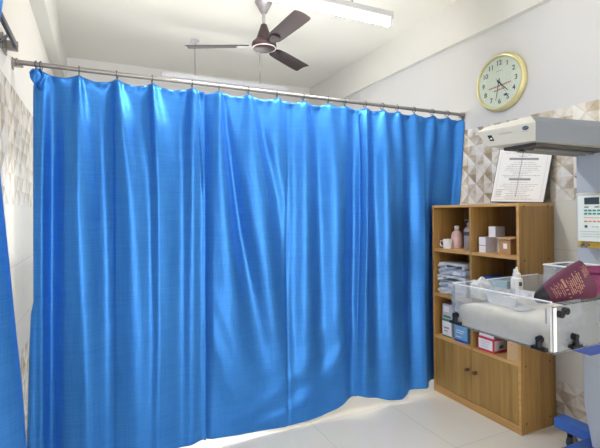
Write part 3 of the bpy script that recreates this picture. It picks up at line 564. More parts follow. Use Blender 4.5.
# middle left: stack of wrapped packs
zc = S2
for k, (h, dx, dy, w, m, lab) in enumerate([(.046, 0, 0, .266, 'pack2', 'plastic-wrapped pack at the bottom of the stack on the left middle shelf'),
        (.048, .004, -.004, .262, 'pack1', 'bluish plastic-wrapped pack second from the bottom of the shelf stack'),
        (.044, -.002, .002, .268, 'pack2', 'crinkled grey plastic-wrapped pack in the middle of the shelf stack'),
        (.048, .006, -.002, .26, 'pack1', 'bluish plastic-wrapped pack second from the top of the shelf stack'),
        (.042, .002, .003, .25, 'pack2', 'plastic-wrapped pack on top of the stack on the left middle shelf')]):
    t = thing('wrapped_pack', lab, 'pack', (2.35, 2.28, zc), 'plastic-wrapped packs on the shelf')
    bm = B(); rs = []
    X0, X1, Ya, Yb = 2.262+dx, 2.46+dx, 2.290-w/2+dy, 2.290+w/2+dy
    nx, ny = 10, 12
    for j in range(7):
        v = j/6; ins = .007*(2*abs(v-.5))**3; per = []
        for s in range(4):
            for q in range(12):
                f = q/12
                px, py = [(X0+ins+(X1-X0-2*ins)*f, Ya+ins), (X1-ins, Ya+ins+(Yb-Ya-2*ins)*f), (X1-ins-(X1-X0-2*ins)*f, Yb-ins), (X0+ins, Yb-ins-(Yb-Ya-2*ins)*f)][s]
                per.append(Vector((px + .006*math.sin(47*py+k*2+j*1.3), py + .003*math.sin(41*px+k), zc + .0005 + (h-.001)*v)))
        rs.append(per)
    loft(bm, rs); finish('bundle', bm, m, t, smooth=True, angle=60)
    bm = B(); box(bm, X0-.0045, X0-.0035, Ya+.02+.03*(k%2), Ya+.12+.04*(k%3), zc+h*.3, zc+h*.7); finish('print', bm, 'box_white' if k % 2 else 'ink', t)
    zc += h
# middle right: packets
carton('packet', 'dark blue packet lying at the back of the right middle shelf', 'packet', (2.33, 2.47), (1.99, 2.07), (S2, S2+.165), 'blue_dark', 'blue_dark')
carton('packet', 'pale teal packet standing on the right middle shelf behind the clear tray', 'packet', (2.30, 2.42), (1.86, 1.985), (S2, S2+.16), 'teal_pack', 'teal_pack', [('pale_band', 'f', 0, 1, .55, .7, 'box_white')])
# lower left
carton('carton', 'white carton with green trim standing at the left of the lowest open shelf', 'box', (2.27, 2.37), (2.302, 2.391), (S3, S3+.130), 'box_white', 'box_grey_shade',
       [('green_trim', 'f', 0, 1, .86, 1, 'green'), ('green_trim', 'f', 0, 1, 0, .08, 'green'), ('green_trim', 's', 0, 1, .86, 1, 'green'), ('printing', 'f', .2, .75, .45, .55, 'grey_print'), ('printing', 'f', .2, .6, .3, .36, 'grey_print')])
carton('carton', 'pale carton with green print stacked on the green-trimmed carton', 'box', (2.275, 2.37), (2.300, 2.392), (S3+.1305, S3+.235), 'box_grey_shade', 'box_grey_shade',
       [('green_trim', 'f', .1, .9, .06, .22, 'green'), ('white_patch', 'f', .1, .7, .45, .85, 'box_white')])
carton('carton', 'light blue carton on the lowest open shelf, right of the green-trimmed one', 'box', (2.26, 2.36), (2.148, 2.262), (S3, S3+.122), 'blue_card', 'blue_card',
       [('printing', 'f', .12, .8, .62, .66, 'box_white'), ('printing', 'f', .12, .7, .5, .54, 'box_white'), ('darker_band', 'f', 0, 1, 0, .14, 'blue_dark'), ('printing', 'f', .12, .55, .26, .3, 'box_white')])
# lower right
carton('carton', 'red and white carton on the lowest open shelf right of the divider', 'box', (2.255, 2.384), (1.930, 2.053), (S3, S3+.092), 'red', 'red',
       [('white_label', 'f', .06, .94, .16, .84, 'box_white'), ('side_label', 's', .08, .92, .16, .84, 'box_grey_shade'), ('printing', 'f', .2, .8, .66, .70, 'grey_print'), ('printing', 'f', .2, .7, .5, .53, 'grey_print'), ('printing', 'f', .2, .66, .34, .37, 'grey_print'), ('dark_mark', 's', .42, .7, .3, .5, 'ink')])
carton('carton', 'white carton with a dark side lying on the red and white carton', 'box', (2.26, 2.37), (1.928, 2.045), (S3+.0925, S3+.152), 'box_white', plain('slate_card', (.10, .12, .17), .5),
       [('small_mark', 'f', .2, .36, .35, .62, 'blue_dark'), ('printing', 'f', .5, .85, .55, .6, 'grey_print')])
carton('carton', 'plain light brown carton with small knots at the right end of the lowest shelf', 'box', (2.25, 2.40), (1.748, 1.825), (S3, S3+.20), 'card_light', 'card_light',
       [('brown_mark', 'f', .15, .32, .80, .86, 'card'), ('brown_mark', 'f', .6, .8, .62, .67, 'card'), ('brown_mark', 'f', .35, .45, .45, .5, 'card')])

# ------------------------------------------------------------------ printed chart leaning on the wall
bd = thing('chart_board', 'white printed chart board standing on the bookcase and leaning on the tiled wall', 'poster', (2.50, 1.95, 1.375))
TL, TR, BR, BL = [Vector(v) for v in ((2.541, 2.100, 1.762), (2.541, 1.709, 1.706), (2.497, 1.747, 1.3755), (2.497, 2.150, 1.390))]
nrm = (TR-TL).cross(BL-TL).normalized()
if nrm.x > 0: nrm = -nrm
def bp(u, v, d=0): return (TL*(1-u)+TR*u)*(1-v) + (BL*(1-u)+BR*u)*v + nrm*d
def patch(bm, u0, u1, v0, v1, d0, d1, mi=0):
    a = [bp(u, v, d) for d in (d0, d1) for (u, v) in ((u0, v0), (u1, v0), (u1, v1), (u0, v1))]
    vs = [bm.verts.new(p) for p in a]
    for f in ((0,1,2,3),(7,6,5,4),(0,4,5,1),(1,5,6,2),(2,6,7,3),(3,7,4,0)): bm.faces.new([vs[i] for i in f]).material_index = mi
bm = B(); patch(bm, 0, 1, 0, 1, -.012, 0); finish('backing', bm, 'board_edge', bd)
bm = B(); patch(bm, .012, .985, .012, .985, 0, .0012); finish('sheet', bm, 'paper', bd)
bm = B()
for (a, b, c, d) in ((.07, .93, .075, .08), (.07, .93, .945, .95), (.07, .075, .075, .95), (.925, .93, .075, .95)): patch(bm, a, b, c, d, .0012, .0017)
finish('frame_line', bm, plain('pale_rule', (.62, .62, .58), .7), bd)
bm = B()
patch(bm, .24, .78, .165, .205, .0012, .002); patch(bm, .30, .70, .545, .585, .0012, .002)
finish('heading', bm, 'grey_print', bd)
bm = B()
random.seed(11)
v = .05
for v, a, b in ((.045,.38,.6),(.075,.3,.7),(.11,.36,.64),(.135,.42,.58),(.25,.35,.72),(.285,.28,.76),(.32,.22,.84),(.355,.2,.8),(.39,.18,.82),(.425,.3,.7),(.455,.36,.62),(.49,.16,.86),(.52,.2,.55),
                (.62,.34,.66),(.655,.2,.84),(.69,.14,.80),(.725,.24,.70),(.76,.2,.78),(.795,.34,.68),(.83,.28,.66),(.865,.3,.74),(.895,.26,.70),(.93,.3,.78)):
    x = a
    while x < b:
        w = random.uniform(.02, .07); patch(bm, x, min(b, x+w), v, v+.008, .0012, .0018); x += w + .012
patch(bm, .475, .49, .04, .90, .0012, .0019)
for vv in (.76,.79,.82,.85,.88): patch(bm, .09, .20, vv, vv+.010, .0012, .0018)
finish('printed_lines', bm, plain('fine_print', (.42, .42, .40), .7), bd)

# ------------------------------------------------------------------ wall clock
CX, CY, CZ = XR, 2.096, 2.228
ck = thing('wall_clock', 'round gold-rimmed wall clock with pale green face, on the right wall', 'clock', (CX, CY, CZ))
R = .199
bm = B(); lathe(bm, [(R-.012, .001), (R, .004), (R+.002, .022), (R-.004, .036), (R-.014, .042), (R-.022, .038), (R-.026, .030), (R-.030, .027)], (CX, CY, CZ), (-1, 0, 0), n=72); finish('rim', bm, 'clock_gold', ck, smooth=True)
bm = B(); lathe(bm, [(R-.024, .022), (R-.024, .029)], (CX, CY, CZ), (-1, 0, 0), n=64); finish('face', bm, 'clock_face', ck)
FX = CX - .0295
def word(txt, size, u, v, name, mat, parent, cx=FX, c=(CY, CZ), rot=0):
    cu = bpy.data.curves.new(name, 'FONT'); cu.body = txt; cu.size = size; cu.align_x = 'CENTER'; cu.align_y = 'CENTER'; cu.extrude = .0004; cu.offset = .0009
    tmp = bpy.data.objects.new(name, cu); COL.objects.link(tmp)
    me = bpy.data.meshes.new_from_object(tmp); bpy.data.objects.remove(tmp)
    # text x -> room -y, text y -> room +z, facing -x
    M = Matrix(((0, 0, -1, 0), (-1, 0, 0, 0), (0, 1, 0, 0), (0, 0, 0, 1)))
    me.transform(Matrix.Translation((cx-.0006, c[0]-u, c[1]+v)) @ M @ Matrix.Rotation(rot, 4, 'Z'))
    me.transform(Matrix.Translation(-parent.location)); me.materials.clear(); me.materials.append(MT[mat])
    o = bpy.data.objects.new(name, me); COL.objects.link(o); o.parent = parent
    return o
for h in range(1, 13):
    a = PI/2 - h*PI/6
    word(str(h), .047, math.cos(a)*.134, math.sin(a)*.134, 'numeral', 'ink', ck)
def flat(bm, u0, v0, u1, v1, w0, w1, x):
    d = Vector((u1-u0, v1-v0)); n = Vector((-d.y, d.x)).normalized()
    pts = [(u0+n.x*w0, v0+n.y*w0), (u1+n.x*w1, v1+n.y*w1), (u1-n.x*w1, v1-n.y*w1), (u0-n.x*w0, v0-n.y*w0)]
    loft(bm, [[Vector((xx, CY-u, CZ+v)) for u, v in pts] for xx in (x, x-.0012)])
for nm, ang, ln, tail, w, x in (('hour_hand', 4.53*30, .104, .022, .0052, FX-.002), ('minute_hand', 32*6, .125, .028, .0036, FX-.0045), ('second_hand', 24*6, .10, .035, .0012, FX-.007)):
    a = math.radians(90-ang); c, s = math.cos(a), math.sin(a)
    bm = B(); flat(bm, -c*tail, -s*tail, c*ln, s*ln, w, w*.45, x); finish(nm, bm, 'ink', ck)
bm = B(); lathe(bm, [(.008, 0), (.008, .009), (.004, .011)], (FX, CY, CZ), (-1, 0, 0), n=20); finish('hub', bm, 'ink', ck, smooth=True)
bm = B(); random.seed(5)
for v, a, b in ((-.030, -.085, .095), (-.055, -.045, .045)):
    x = a
    while x < b:
        w = random.uniform(.006, .014); k = (x-a)/.18
        flat(bm, x, v + .012*k, min(b, x+w), v + .012*k, .0045, .0045, FX-.0004); x += w + .004
finish('red_print', bm, 'red_ink', ck)
bm = B(); flat(bm, .036, -.098, .062, -.092, .006, .004, FX-.0004); flat(bm, .045, -.104, .064, -.100, .003, .003, FX-.0004); finish('blue_mark', bm, 'navy', ck)
bm = B(); flat(bm, -.022, .078, .022, .080, .003, .003, FX-.0004); finish('dial_mark', bm, plain('pale_dial_print', (.5, .56, .48), .6), ck)
MT['crystal'] = see_through('clock_crystal', (.98, .99, .98), .03, .03)
bm = B(); lathe(bm, [(R-.023, .0375), (R-.023, .0392)], (CX, CY, CZ), (-1, 0, 0), n=64); finish('crystal', bm, 'crystal', ck)

# ------------------------------------------------------------------ ceiling fan
FXc, FYc = 1.161, 3.085
fz = 2.615
fn = thing('ceiling_fan', 'dark brown three-bladed ceiling fan hanging beyond the curtain', 'fan', (FXc, FYc, fz))
bm = B(); lathe(bm, [(.065, ZC-.001), (.068, ZC-.012), (.058, ZC-.030), (.024, ZC-.095), (.015, ZC-.100)], (FXc, FYc, 0), n=32); finish('canopy', bm, plain('fan_canopy', (.26, .24, .245), .4, .2), fn, smooth=True)
bm = B(); rod(bm, (FXc, FYc, ZC-.05), (FXc, FYc, fz+.05), .012, n=16); finish('downrod', bm, plain('fan_rod', (.30, .28, .29), .4, .3), fn, smooth=True)
bm = B(); lathe(bm, [(.014, fz+.175), (.022, fz+.170), (.060, fz+.060), (.064, fz+.045), (.03, fz+.040)], (FXc, FYc, 0), n=32); finish('lower_canopy', bm, 'fan', fn, smooth=True)
bm = B(); lathe(bm, [(.03, fz+.050), (.075, fz+.046), (.092, fz+.030), (.096, fz+.008), (.092, fz-.008), (.088, fz-.012)], (FXc, FYc, 0), n=48); MT['motor'] = plain('fan_motor', (.055, .03, .033), .45, .0, spec=.3); finish('motor_housing', bm, MT['motor'], fn, smooth=True)
bm = B(); lathe(bm, [(.089, fz-.010), (.086, fz-.016), (.070, fz-.024), (.04, fz-.029), (.001, fz-.030)], (FXc, FYc, 0), n=48); finish('bottom_cover', bm, MT['motor'], fn, smooth=True)
bm = B(); ring(bm, (FXc, FYc, fz-.013), (0, 0, 1), .088, .0045, n=56); finish('trim_ring', bm, 'fan_ring', fn, smooth=True)
base_ang = math.atan2(.426, -.905)
for k in range(3):
    a = base_ang + k*2*PI/3; d = Vector((math.cos(a), math.sin(a), 0)); s = Vector((-d.y, d.x, 0)); c = Vector((FXc, FYc, fz+.006))
    bm = B(); rs = []
    for r_, w0, w1 in ((.118, -.034, .034), (.15, -.052, .052), (.22, -.058, .058), (.45, -.064, .063), (.575, -.066, .063), (.598, -.065, .056), (.602, -.060, .048)):
        ring_ = []
        for j in range(9):
            v = j/8; w = w0 + (w1-w0)*v; camber = .008*(1 - (2*v-1)**2) ; tilt = -.20*w
            ring_.append(c + d*r_ + s*w + Vector((0, 0, tilt + camber)))
        for j in range(8, -1, -1):
            v = j/8; w = w0 + (w1-w0)*v
            ring_.append(c + d*r_ + s*w + Vector((0, 0, -.20*w + .008*(1-(2*v-1)**2) - .003)))
        rs.append(ring_)
    loft(bm, rs); bl = finish('blade', bm, 'fan', fn, smooth=True, angle=50)
    bm = B(); rs = []
    for r_, w in ((.095, .020), (.13, .018), (.16, .030), (.20, .034), (.215, .012)):
        rs.append([c + d*r_ + s*q*w + Vector((0, 0, -.20*q*w + zz)) for q, zz in ((-1, -.004), (1, -.004), (1, -.009), (-1, -.009))])
    loft(bm, rs)
    for r_, q in ((.178, -.015), (.178, .015), (.20, 0)): rod(bm, c + d*r_ + s*q + Vector((0, 0, -.008)), c + d*r_ + s*q + Vector((0, 0, -.013)), .005, n=10)
    finish('blade_arm', bm, 'fan_ring' if k == 0 else 'fan', bl, smooth=True)  # left arm paler: glare on that blade put into its colour

# ------------------------------------------------------------------ tube lights
def tube_light(x0_, x1_, y, z, lit, label):
    t = thing('tube_light', label, 'light', ((x0_+x1_)/2, y, z))
    bm = B(); loft(bm, [[(xx, y+a, z+b) for a, b in ((-.019, .014), (-.024, .022), (-.024, .056), (.024, .056), (.024, .022), (.019, .014))] for xx in (x0_-.01, x1_+.01)]); finish('housing', bm, 'fixture', t, bevel=.002)
    bm = B(); rod(bm, (x0_+.012, y, z-.014), (x1_-.012, y, z-.014), .013, n=24); finish('tube', bm, 'tube_on' if lit else 'tube_off', t, smooth=True)
    for xx in (x0_, x1_-.014):
        bm = B(); box(bm, xx, xx+.014, y-.019, y+.019, z-.031, z+.020); finish('end_holder', bm, 'white', t, bevel=.003)
    for xx in (x0_+.30, x1_-.27):
        bm = B(); rod(bm, (xx, y, z+.044), (xx, y, ZC-.012), .006, n=12); finish('hanging_rod', bm, 'rod_grey', t, smooth=True)
        bm = B(); lathe(bm, [(.012, ZC-.03), (.040, ZC-.012), (.042, ZC-.001)], (xx, y, 0), n=24); finish('ceiling_rose', bm, 'fixture', t, smooth=True)
    return t
tube_light(.46, 1.63, 2.13, 2.50, True, 'lit white tube light hanging from the ceiling, at the top of the view')
tube_light(.53, 1.75, 4.06, 2.575, False, 'unlit white tube light hanging low behind the curtain rod')

# ------------------------------------------------------------------ radiant warmer
rw = thing('radiant_warmer', 'grey and cream infant warmer with overhead hood, column and blue base, at right edge', 'medical equipment', (2.35, 1.25, 0))
# hood: wide at the top of the panel, narrower below, with a chamfered cap
HB, HT, HR = 1.625, 1.706, 1.742
near_b, far_b = (1.684, 1.213), (1.630, 1.415)
near_t, far_t = (1.680, 1.208), (1.612, 1.462)
XE = 2.43
bm = B()
lo = [(near_b[0], near_b[1], HB), (XE, 1.150, HB), (XE, 1.48, HB), (far_b[0], far_b[1], HB)]
mi_ = [(near_t[0], near_t[1], HT), (XE, 1.145, HT), (XE, 1.50, HT), (far_t[0], far_t[1], HT-.005)]
hi = [(near_t[0]+.032, near_t[1]+.045, HR), (XE, 1.20, HR+.012), (XE, 1.45, HR+.012), (far_t[0]+.045, far_t[1]-.025, HR-.016)]
loft(bm, [[Vector(p) for p in r] for r in (lo, mi_, hi)])
bm.normal_update()
bmesh.ops.recalc_face_normals(bm, faces=bm.faces)
for f in bm.faces: f.material_index = 1 if f.normal.y < -.45 or f.normal.y > .45 else 0   # sides' shade put into a darker blue-grey; cream front and underside
hd = finish('hood', bm, ['cream', 'side_shade'], rw, bevel=.003)
bm = B(); box(bm, 1.72, 2.25, 1.235, 1.40, HB-.014, HB+.001); finish('reflector', bm, 'board_edge', hd)
bm = B()
for yy in (1.28, 1.32, 1.36): rod(bm, (1.76, yy, HB-.020), (2.20, yy, HB-.020), .006, n=10)
finish('heater_rod', bm, 'steel', hd)
# marks on the hood's front panel
pn, pf = Vector((near_b[0], near_b[1], 0)), Vector((far_b[0], far_b[1], 0))
def hp(u, z, d=.0008):
    k = (z-HB)/(HT-HB); a = Vector((near_b[0]+(near_t[0]-near_b[0])*k, near_b[1]+(near_t[1]-near_b[1])*k, z)); b = Vector((far_b[0]+(far_t[0]-far_b[0])*k, far_b[1]+(far_t[1]-far_b[1])*k, z))
    n = Vector((-(pf-pn).y, (pf-pn).x, 0)).normalized()
    if n.x > 0: n = -n
    return a + (b-a)*u + n*d
def hpatch(bm, u0, u1, z0, z1, d=.0012):
    loft(bm, [[hp(u0, z0, e), hp(u1, z0, e), hp(u1, z1, e), hp(u0, z1, e)] for e in (-.0005, d)])
bm = B(); hpatch(bm, .78, .86, 1.650, 1.677); k_ = finish('switch', bm, 'black', hd)
bm = B(); hpatch(bm, .80, .835, 1.657, 1.664, .002); finish('switch_mark', bm, 'white', k_)
bm = B(); loft(bm, [[hp(.165 + .055*math.cos(t), 1.686 + .0085*math.sin(t), e) for t in [2*PI*i/24 for i in range(24)]] for e in (-.0005, .0014)]); finish('emblem', bm, 'navy', hd)
bm = B(); hpatch(bm, .12, .21, 1.685, 1.687, .0018); finish('emblem_mark', bm, 'steel', hd)
bm = B()
u = .40
random.seed(3)
while u < .62: w = random.uniform(.01, .025); hpatch(bm, u, u+w, 1.6745, 1.6775, .0010); u += w+.006
u = .12
while u < .22: hpatch(bm, u, u+.012, 1.6715, 1.6735, .0010); u += .018
finish('printing', bm, 'grey_print', hd)
# column
bm = B(); box(bm, 2.23, 2.39, 1.10, 1.383, .7705, HR-.03); finish('column', bm, 'grey_enamel', rw, bevel=.006)
bm = B(); loft(bm, [[Vector(p) for p in ((2.195, 1.12, z), (2.40, 1.10, z), (2.40, 1.350 + e, z), (2.195, 1.335 + e, z))] for z, e in ((.157, -.035), (.35, 0), (.715, .004))]); finish('lower_column', bm, 'grey_enamel', rw, bevel=.004)
# control panel on the column
bm = B(); box(bm, 2.125, 2.229, 1.06, 1.322, 1.178, 1.412); cp = finish('control_unit', bm, 'cream', rw, bevel=.006)
bm = B(); box(bm, 2.1235, 2.1255, 1.07, 1.310, 1.178, 1.398); pf_ = finish('control_panel', bm, 'panel', rw)
def cpart(name, rects, m, e=.0022):
    bm = B()
    for (ya, yb, za, zb_) in rects: box(bm, 2.1235-e, 2.1238, min(ya, yb)+.016, max(ya, yb)+.016, za, zb_)
    return finish(name, bm, m, pf_)
cpart('display', [(1.262, 1.195, 1.355, 1.388)], 'lcd')
cpart('indicator_row', [(1.263-.0, 1.243, 1.340, 1.345), (1.215, 1.195, 1.340, 1.345)], 'ink')
for zz in (1.322, 1.306): cpart('button_row', [(1.264 - i*.020, 1.250 - i*.020, zz, zz+.008) for i in range(4)], 'teal')
cpart('rule', [(1.264, 1.186, 1.290, 1.2925)], 'orange')
cpart('button_row', [(1.264 - i*.020, 1.250 - i*.020, 1.270, 1.277) for i in range(4)], 'orange')
cpart('logo', [(1.262, 1.250, 1.243, 1.255), (1.228, 1.218, 1.247, 1.249), (1.212, 1.198, 1.247, 1.249)], 'ink')
cpart('printing', [(1.285, 1.08, 1.224, 1.2255), (1.28, 1.10, 1.212, 1.2135), (1.28, 1.12, 1.200, 1.2015)], 'grey_print')
# yellow rail with hooks under the panel
bm = B(); box(bm, 2.150, 2.229, 1.03, 1.330, 1.144, 1.176); yr = finish('rail', bm, 'yellow', rw, bevel=.003)
for yy in (1.300, 1.278):
    bm = B(); rod(bm, (2.150, yy, 1.158), (2.134, yy, 1.158), .007, n=14); ring(bm, (2.132, yy, 1.154), (0, 1, 0), .007, .002, n=14); finish('hook', bm, 'steel', yr, smooth=True)
# cradle plate, arm, base legs, castors
bm = B(); loft(bm, [[Vector(p) for p in ((1.86, 1.10, z), (2.245, 1.10, z), (2.245, 1.46, z), (1.86, 1.46, z))] if z < .72 else [Vector(p) for p in ((1.70, 1.085, z), (2.245, 1.085, z), (2.245, 1.54, z), (1.70, 1.54, z))] for z in (.716, .7695)]); finish('support_plate', bm, 'blue_shaded', rw, bevel=.003)
bm = B(); box(bm, 2.12, 2.194, 1.16, 1.29, .60, .7155); finish('support_arm', bm, 'grey_enamel', rw, bevel=.006)
for nm, bx in (('base_leg', (2.330, 2.420, 1.02, 1.589, .095, .152)), ('base_leg', (1.72, 2.33, 1.26, 1.40, .085, .125)), ('base_leg', (2.225, 2.425, 1.06, 1.32, .09, .156))):
    bm = B(); box(bm, *bx); finish(nm, bm, 'blue_base', rw, bevel=.006)
for (x, y, zt_) in ((2.375, 1.515, .095), (2.375, 1.07, .095), (1.78, 1.33, .085)):
    bm = B(); ring_r = .036
    lathe(bm, [(.012, -.013), (ring_r-.004, -.013), (ring_r, -.008), (ring_r, .008), (ring_r-.004, .013), (.012, .013)], (x, y, ring_r), (0, 1, 0), n=28); c = finish('castor', bm, 'rubber', rw, smooth=True)
    bm = B(); box(bm, x-.012, x+.012, y-.020, y-.015, .03, zt_-.005); box(bm, x-.012, x+.012, y+.015, y+.020, .03, zt_-.005); box(bm, x-.014, x+.014, y-.020, y+.020, zt_-.010, zt_-.001); finish('fork', bm, 'steel', c)

# ------------------------------------------------------------------ bassinet
bs = thing('infant_bassinet', 'clear acrylic infant bassinet with a cream mattress, resting on the blue plate of the warmer', 'bassinet', (1.90, 1.32, .77))
x0b, x1b, y0b, y1b, zb_, zt_ = 1.580, 2.222, 1.076, 1.596, .7705, .972
bm = B(); box(bm, x0b, x1b, y0b, y1b, zb_, zb_+.006); finish('base_tray', bm, 'acrylic', bs)
bm = B(); box(bm, x0b, x0b+.005, y0b+.006, y1b-.006, zb_+.0062, zt_); finish('foot_panel', bm, 'acrylic', bs, bevel=.001)
bm = B(); box(bm, x1b-.005, x1b, y0b+.006, y1b-.006, zb_+.0062, zt_); finish('head_panel', bm, 'acrylic', bs, bevel=.001)
bm = B(); box(bm, x0b+.006, x1b-.006, y0b, y0b+.005, zb_+.0062, zt_-.018); finish('side_panel', bm, 'acrylic_milky', bs, bevel=.001)
bm = B(); box(bm, x0b+.006, x1b-.006, y1b-.005, y1b, zb_+.0062, zt_); finish('side_panel', bm, 'acrylic', bs, bevel=.001)
bm = B()
rod(bm, (x0b+.0025, y0b+.004, zt_), (x0b+.0025, y1b-.004, zt_), .0032, n=8); rod(bm, (x0b+.004, y1b-.0025, zt_), (x1b-.004, y1b-.0025, zt_), .0032, n=8)
finish('rim', bm, plain('acrylic_rim', (.70, .74, .78), .2), bs, smooth=True)
bm = B(); box(bm, x0b-.003, x0b+.020, y0b-.003, y0b-.0005, zb_+.01, zt_-.022); box(bm, x0b-.003, x0b-.0005, y0b-.003, y0b+.008, zb_+.01, zt_-.022); finish('corner_strip', bm, 'strip', bs)
bm = B(); box(bm, x0b-.003, x0b-.0005, y1b-.022, y1b, zb_+.01, zt_-.01); finish('corner_strip', bm, 'acrylic_milky', bs)
# black latches: a knob over a hinge foot
def latch(c, n_, along, tall=True):
    c, n_, along = Vector(c), Vector(n_), Vector(along); up = Vector((0, 0, 1))
    bm = B(); rod(bm, c + up*.030 + n_*.001, c + up*.030 + n_*.020, .014, .012, n=20)
    rod(bm, c + up*.030 + n_*.012, c + n_*.016, .010, .012, n=14)
    pts = [c + along*a + n_*b_ + up*h for a in (-.030, .030) for b_ in (.001, .022) for h in (-.012, .0)]
    b2 = B(); hull(b2, pts); me = bpy.data.meshes.new('tmp'); b2.to_mesh(me); b2.free(); bm.from_mesh(me); bpy.data.meshes.remove(me)
    return finish('latch', bm, 'black', bs, smooth=True, angle=35)
latch((x0b, 1.562, .792), (-1, 0, 0), (0, 1, 0)); latch((x0b, 1.125, .790), (-1, 0, 0), (0, 1, 0)); latch((1.70, y0b, .797), (0, -1, 0), (1, 0, 0))
bm = B(); rod(bm, (1.612, y0b-.001, .925), (1.612, y0b-.020, .925), .013, n=18); rod(bm, (1.645, y0b-.001, .935), (1.645, y0b-.020, .935), .013, n=18); rod(bm, (1.612, y0b-.012, .925), (1.645, y0b-.012, .935), .009, n=12)
finish('latch', bm, 'black', bs, smooth=True, angle=35)
# slot of the foot panel
bm = B(); box(bm, x0b-.002, x0b-.0002, 1.098, 1.106, .885, .945); finish('slot', bm, plain('slot_grey', (.35, .36, .38), .5), bs)
# mattress
bm = B(); rs = []; nxm, nym = 30, 24
for j in range(nym+1):
    row = []
    for i in range(nxm+1):
        u, v = i/nxm, j/nym
        row.append((u, v))
    rs.append(row)
def mz(u, v): 
    e = min(u, 1-u)*.62/.03; f = min(v, 1-v)*.47/.03
    k = (1-math.exp(-e*2.6))*(1-math.exp(-f*2.6))
    return .835 + .043*k + .004*math.sin(9*u+3*v) * k
mx0, mx1, my0, my1 = x0b+.008, x1b-.008, y0b+.008, y1b-.008
top = [[bm.verts.new((mx0+(mx1-mx0)*u, my0+(my1-my0)*v, mz(u, v))) for u, v in row] for row in rs]
bot = [[bm.verts.new((mx0+(mx1-mx0)*u, my0+(my1-my0)*v, zb_+.008)) for u, v in row] for row in rs]
for g in (top, bot):
    for a, b in zip(g, g[1:]):
        for i in range(nxm): bm.faces.new((a[i], a[i+1], b[i+1], b[i]))
bt = [top[0], [r[-1] for r in top], top[-1][::-1], [r[0] for r in top][::-1]]; bb = [bot[0], [r[-1] for r in bot], bot[-1][::-1], [r[0] for r in bot][::-1]]
for a, b in zip(bt, bb):
    for i in range(len(a)-1): bm.faces.new((a[i], a[i+1], b[i+1], b[i]))
finish('mattress', bm, 'mattress', bs, smooth=True, angle=60)
ZM = .8825
# things on the mattress
t = thing('dropper_bottle', 'white squeeze bottle with a nozzle cap standing on the mattress by the far acrylic side', 'bottle', (1.945, 1.515, ZM))
c = (1.945, 1.515, 0)
bm = B(); lathe(bm, [(.026, ZM), (.029, ZM+.004), (.029, ZM+.088), (.027, ZM+.098), (.014, ZM+.106)], c, n=32); finish('bottle_body', bm, 'white', t, smooth=True)
bm = B(); lathe(bm, [(.019, ZM+.104), (.019, ZM+.122), (.010, ZM+.128), (.007, ZM+.140), (.004, ZM+.156)], c, n=24); box(bm, 1.925, 1.935, 1.512, 1.519, ZM+.118, ZM+.146); finish('nozzle_cap', bm, 'white', t, smooth=True)
bm = B(); box(bm, 1.930, 1.944, 1.4845, 1.490, ZM+.062, ZM+.082); finish('bottle_label', bm, 'ink', t)
t = thing('plastic_tray', 'shallow clear plastic tray holding cotton balls on the mattress', 'tray', (1.80, 1.42, ZM))
bm = B(); tx0, tx1, ty0, ty1 = 1.700, 1.885, 1.335, 1.475
outer = lambda e, z: [Vector(p) for p in ((tx0-e, ty0-e, z), (tx1+e, ty0-e, z), (tx1+e, ty1+e, z), (tx0-e, ty1+e, z))]
loft(bm, [outer(0, ZM+.0005), outer(.014, ZM+.052), outer(.020, ZM+.053), outer(.013, ZM+.051), outer(-.001, ZM+.003)]); finish('tray_shell', bm, 'film', t, bevel=.001)
random.seed(21)
proto = None
spots = [(1.76, 1.44), (1.79, 1.40), (1.815, 1.445), (1.84, 1.41), (1.865, 1.45), (1.74, 1.385), (1.86, 1.38), (1.80, 1.465)]
labs = 'small white cotton ball in the clear plastic tray', 'small pink cotton ball in the clear plastic tray'
for i, (x, y) in enumerate(spots):
    if i < 2:
        bm = B(); bmesh.ops.create_icosphere(bm, subdivisions=3, radius=.0135)
        for v in bm.verts: v.co *= 1 + .12*math.sin(v.co.x*500+v.co.y*370+i) ; v.co.z *= .8
        bm.verts.ensure_lookup_table()
        o = finish('cotton_ball', bm, 'cotton_pink' if i else 'cotton', smooth=True, angle=180)
        if i == 0: cw = o
        else: cp_ = o
    else:
        o = (cw if i % 3 else cp_).copy(); COL.objects.link(o)
    o.location = (x, y, ZM+.016); pk = (i == 1 or (i >= 2 and i % 3 == 0))
    tag(o, labs[1 if pk else 0], 'cotton ball', 'pink cotton balls in the tray' if pk else 'white cotton balls in the tray')
t = thing('dressing_bag', 'crumpled clear plastic bag with yellowish dressings behind the clear tray', 'bag', (1.728, 1.545, ZM))
for nm, sc_, m, off in (('contents', (.040, .024, .032), 'bag_in', 0), ('bag_film', (.068, .036, .054), 'film', 1)):
    bm = B(); bmesh.ops.create_icosphere(bm, subdivisions=4, radius=1)
    for v in bm.verts:
        k = 1 + (.10 + .05*off)*math.sin(5*v.co.x+off)*math.cos(6*v.co.y) + .05*math.sin(14*v.co.z+7*v.co.x)
        v.co = Vector((1.725 + v.co.x*sc_[0]*k, 1.545 + v.co.y*sc_[1]*k, max(ZM+.0008, ZM + sc_[2] + v.co.z*sc_[2]*k)))
    finish(nm, bm, m, t, smooth=True, angle=180)
t = thing('plastic_packet', 'crinkled clear plastic packet lying flat on the mattress in front of the tray', 'packet', (1.70, 1.31, ZM))
bm = B(); g = []
for j in range(15):
    g.append([bm.verts.new((1.655 + .10*i/14 + .01*j/14, 1.275 + .060*j/14, ZM + .004 + .010*math.sin(PI*i/14)*math.sin(PI*j/14)*(1+.5*math.sin(i*1.3+j*2.1)))) for i in range(15)])
for a, b in zip(g, g[1:]):
    for i in range(14): bm.faces.new((a[i], a[i+1], b[i+1], b[i]))
o = finish('film_sheet', bm, 'film', t, smooth=True, angle=180); so = o.modifiers.new('thick', 'SOLIDIFY'); so.thickness = .003; so.offset = 1
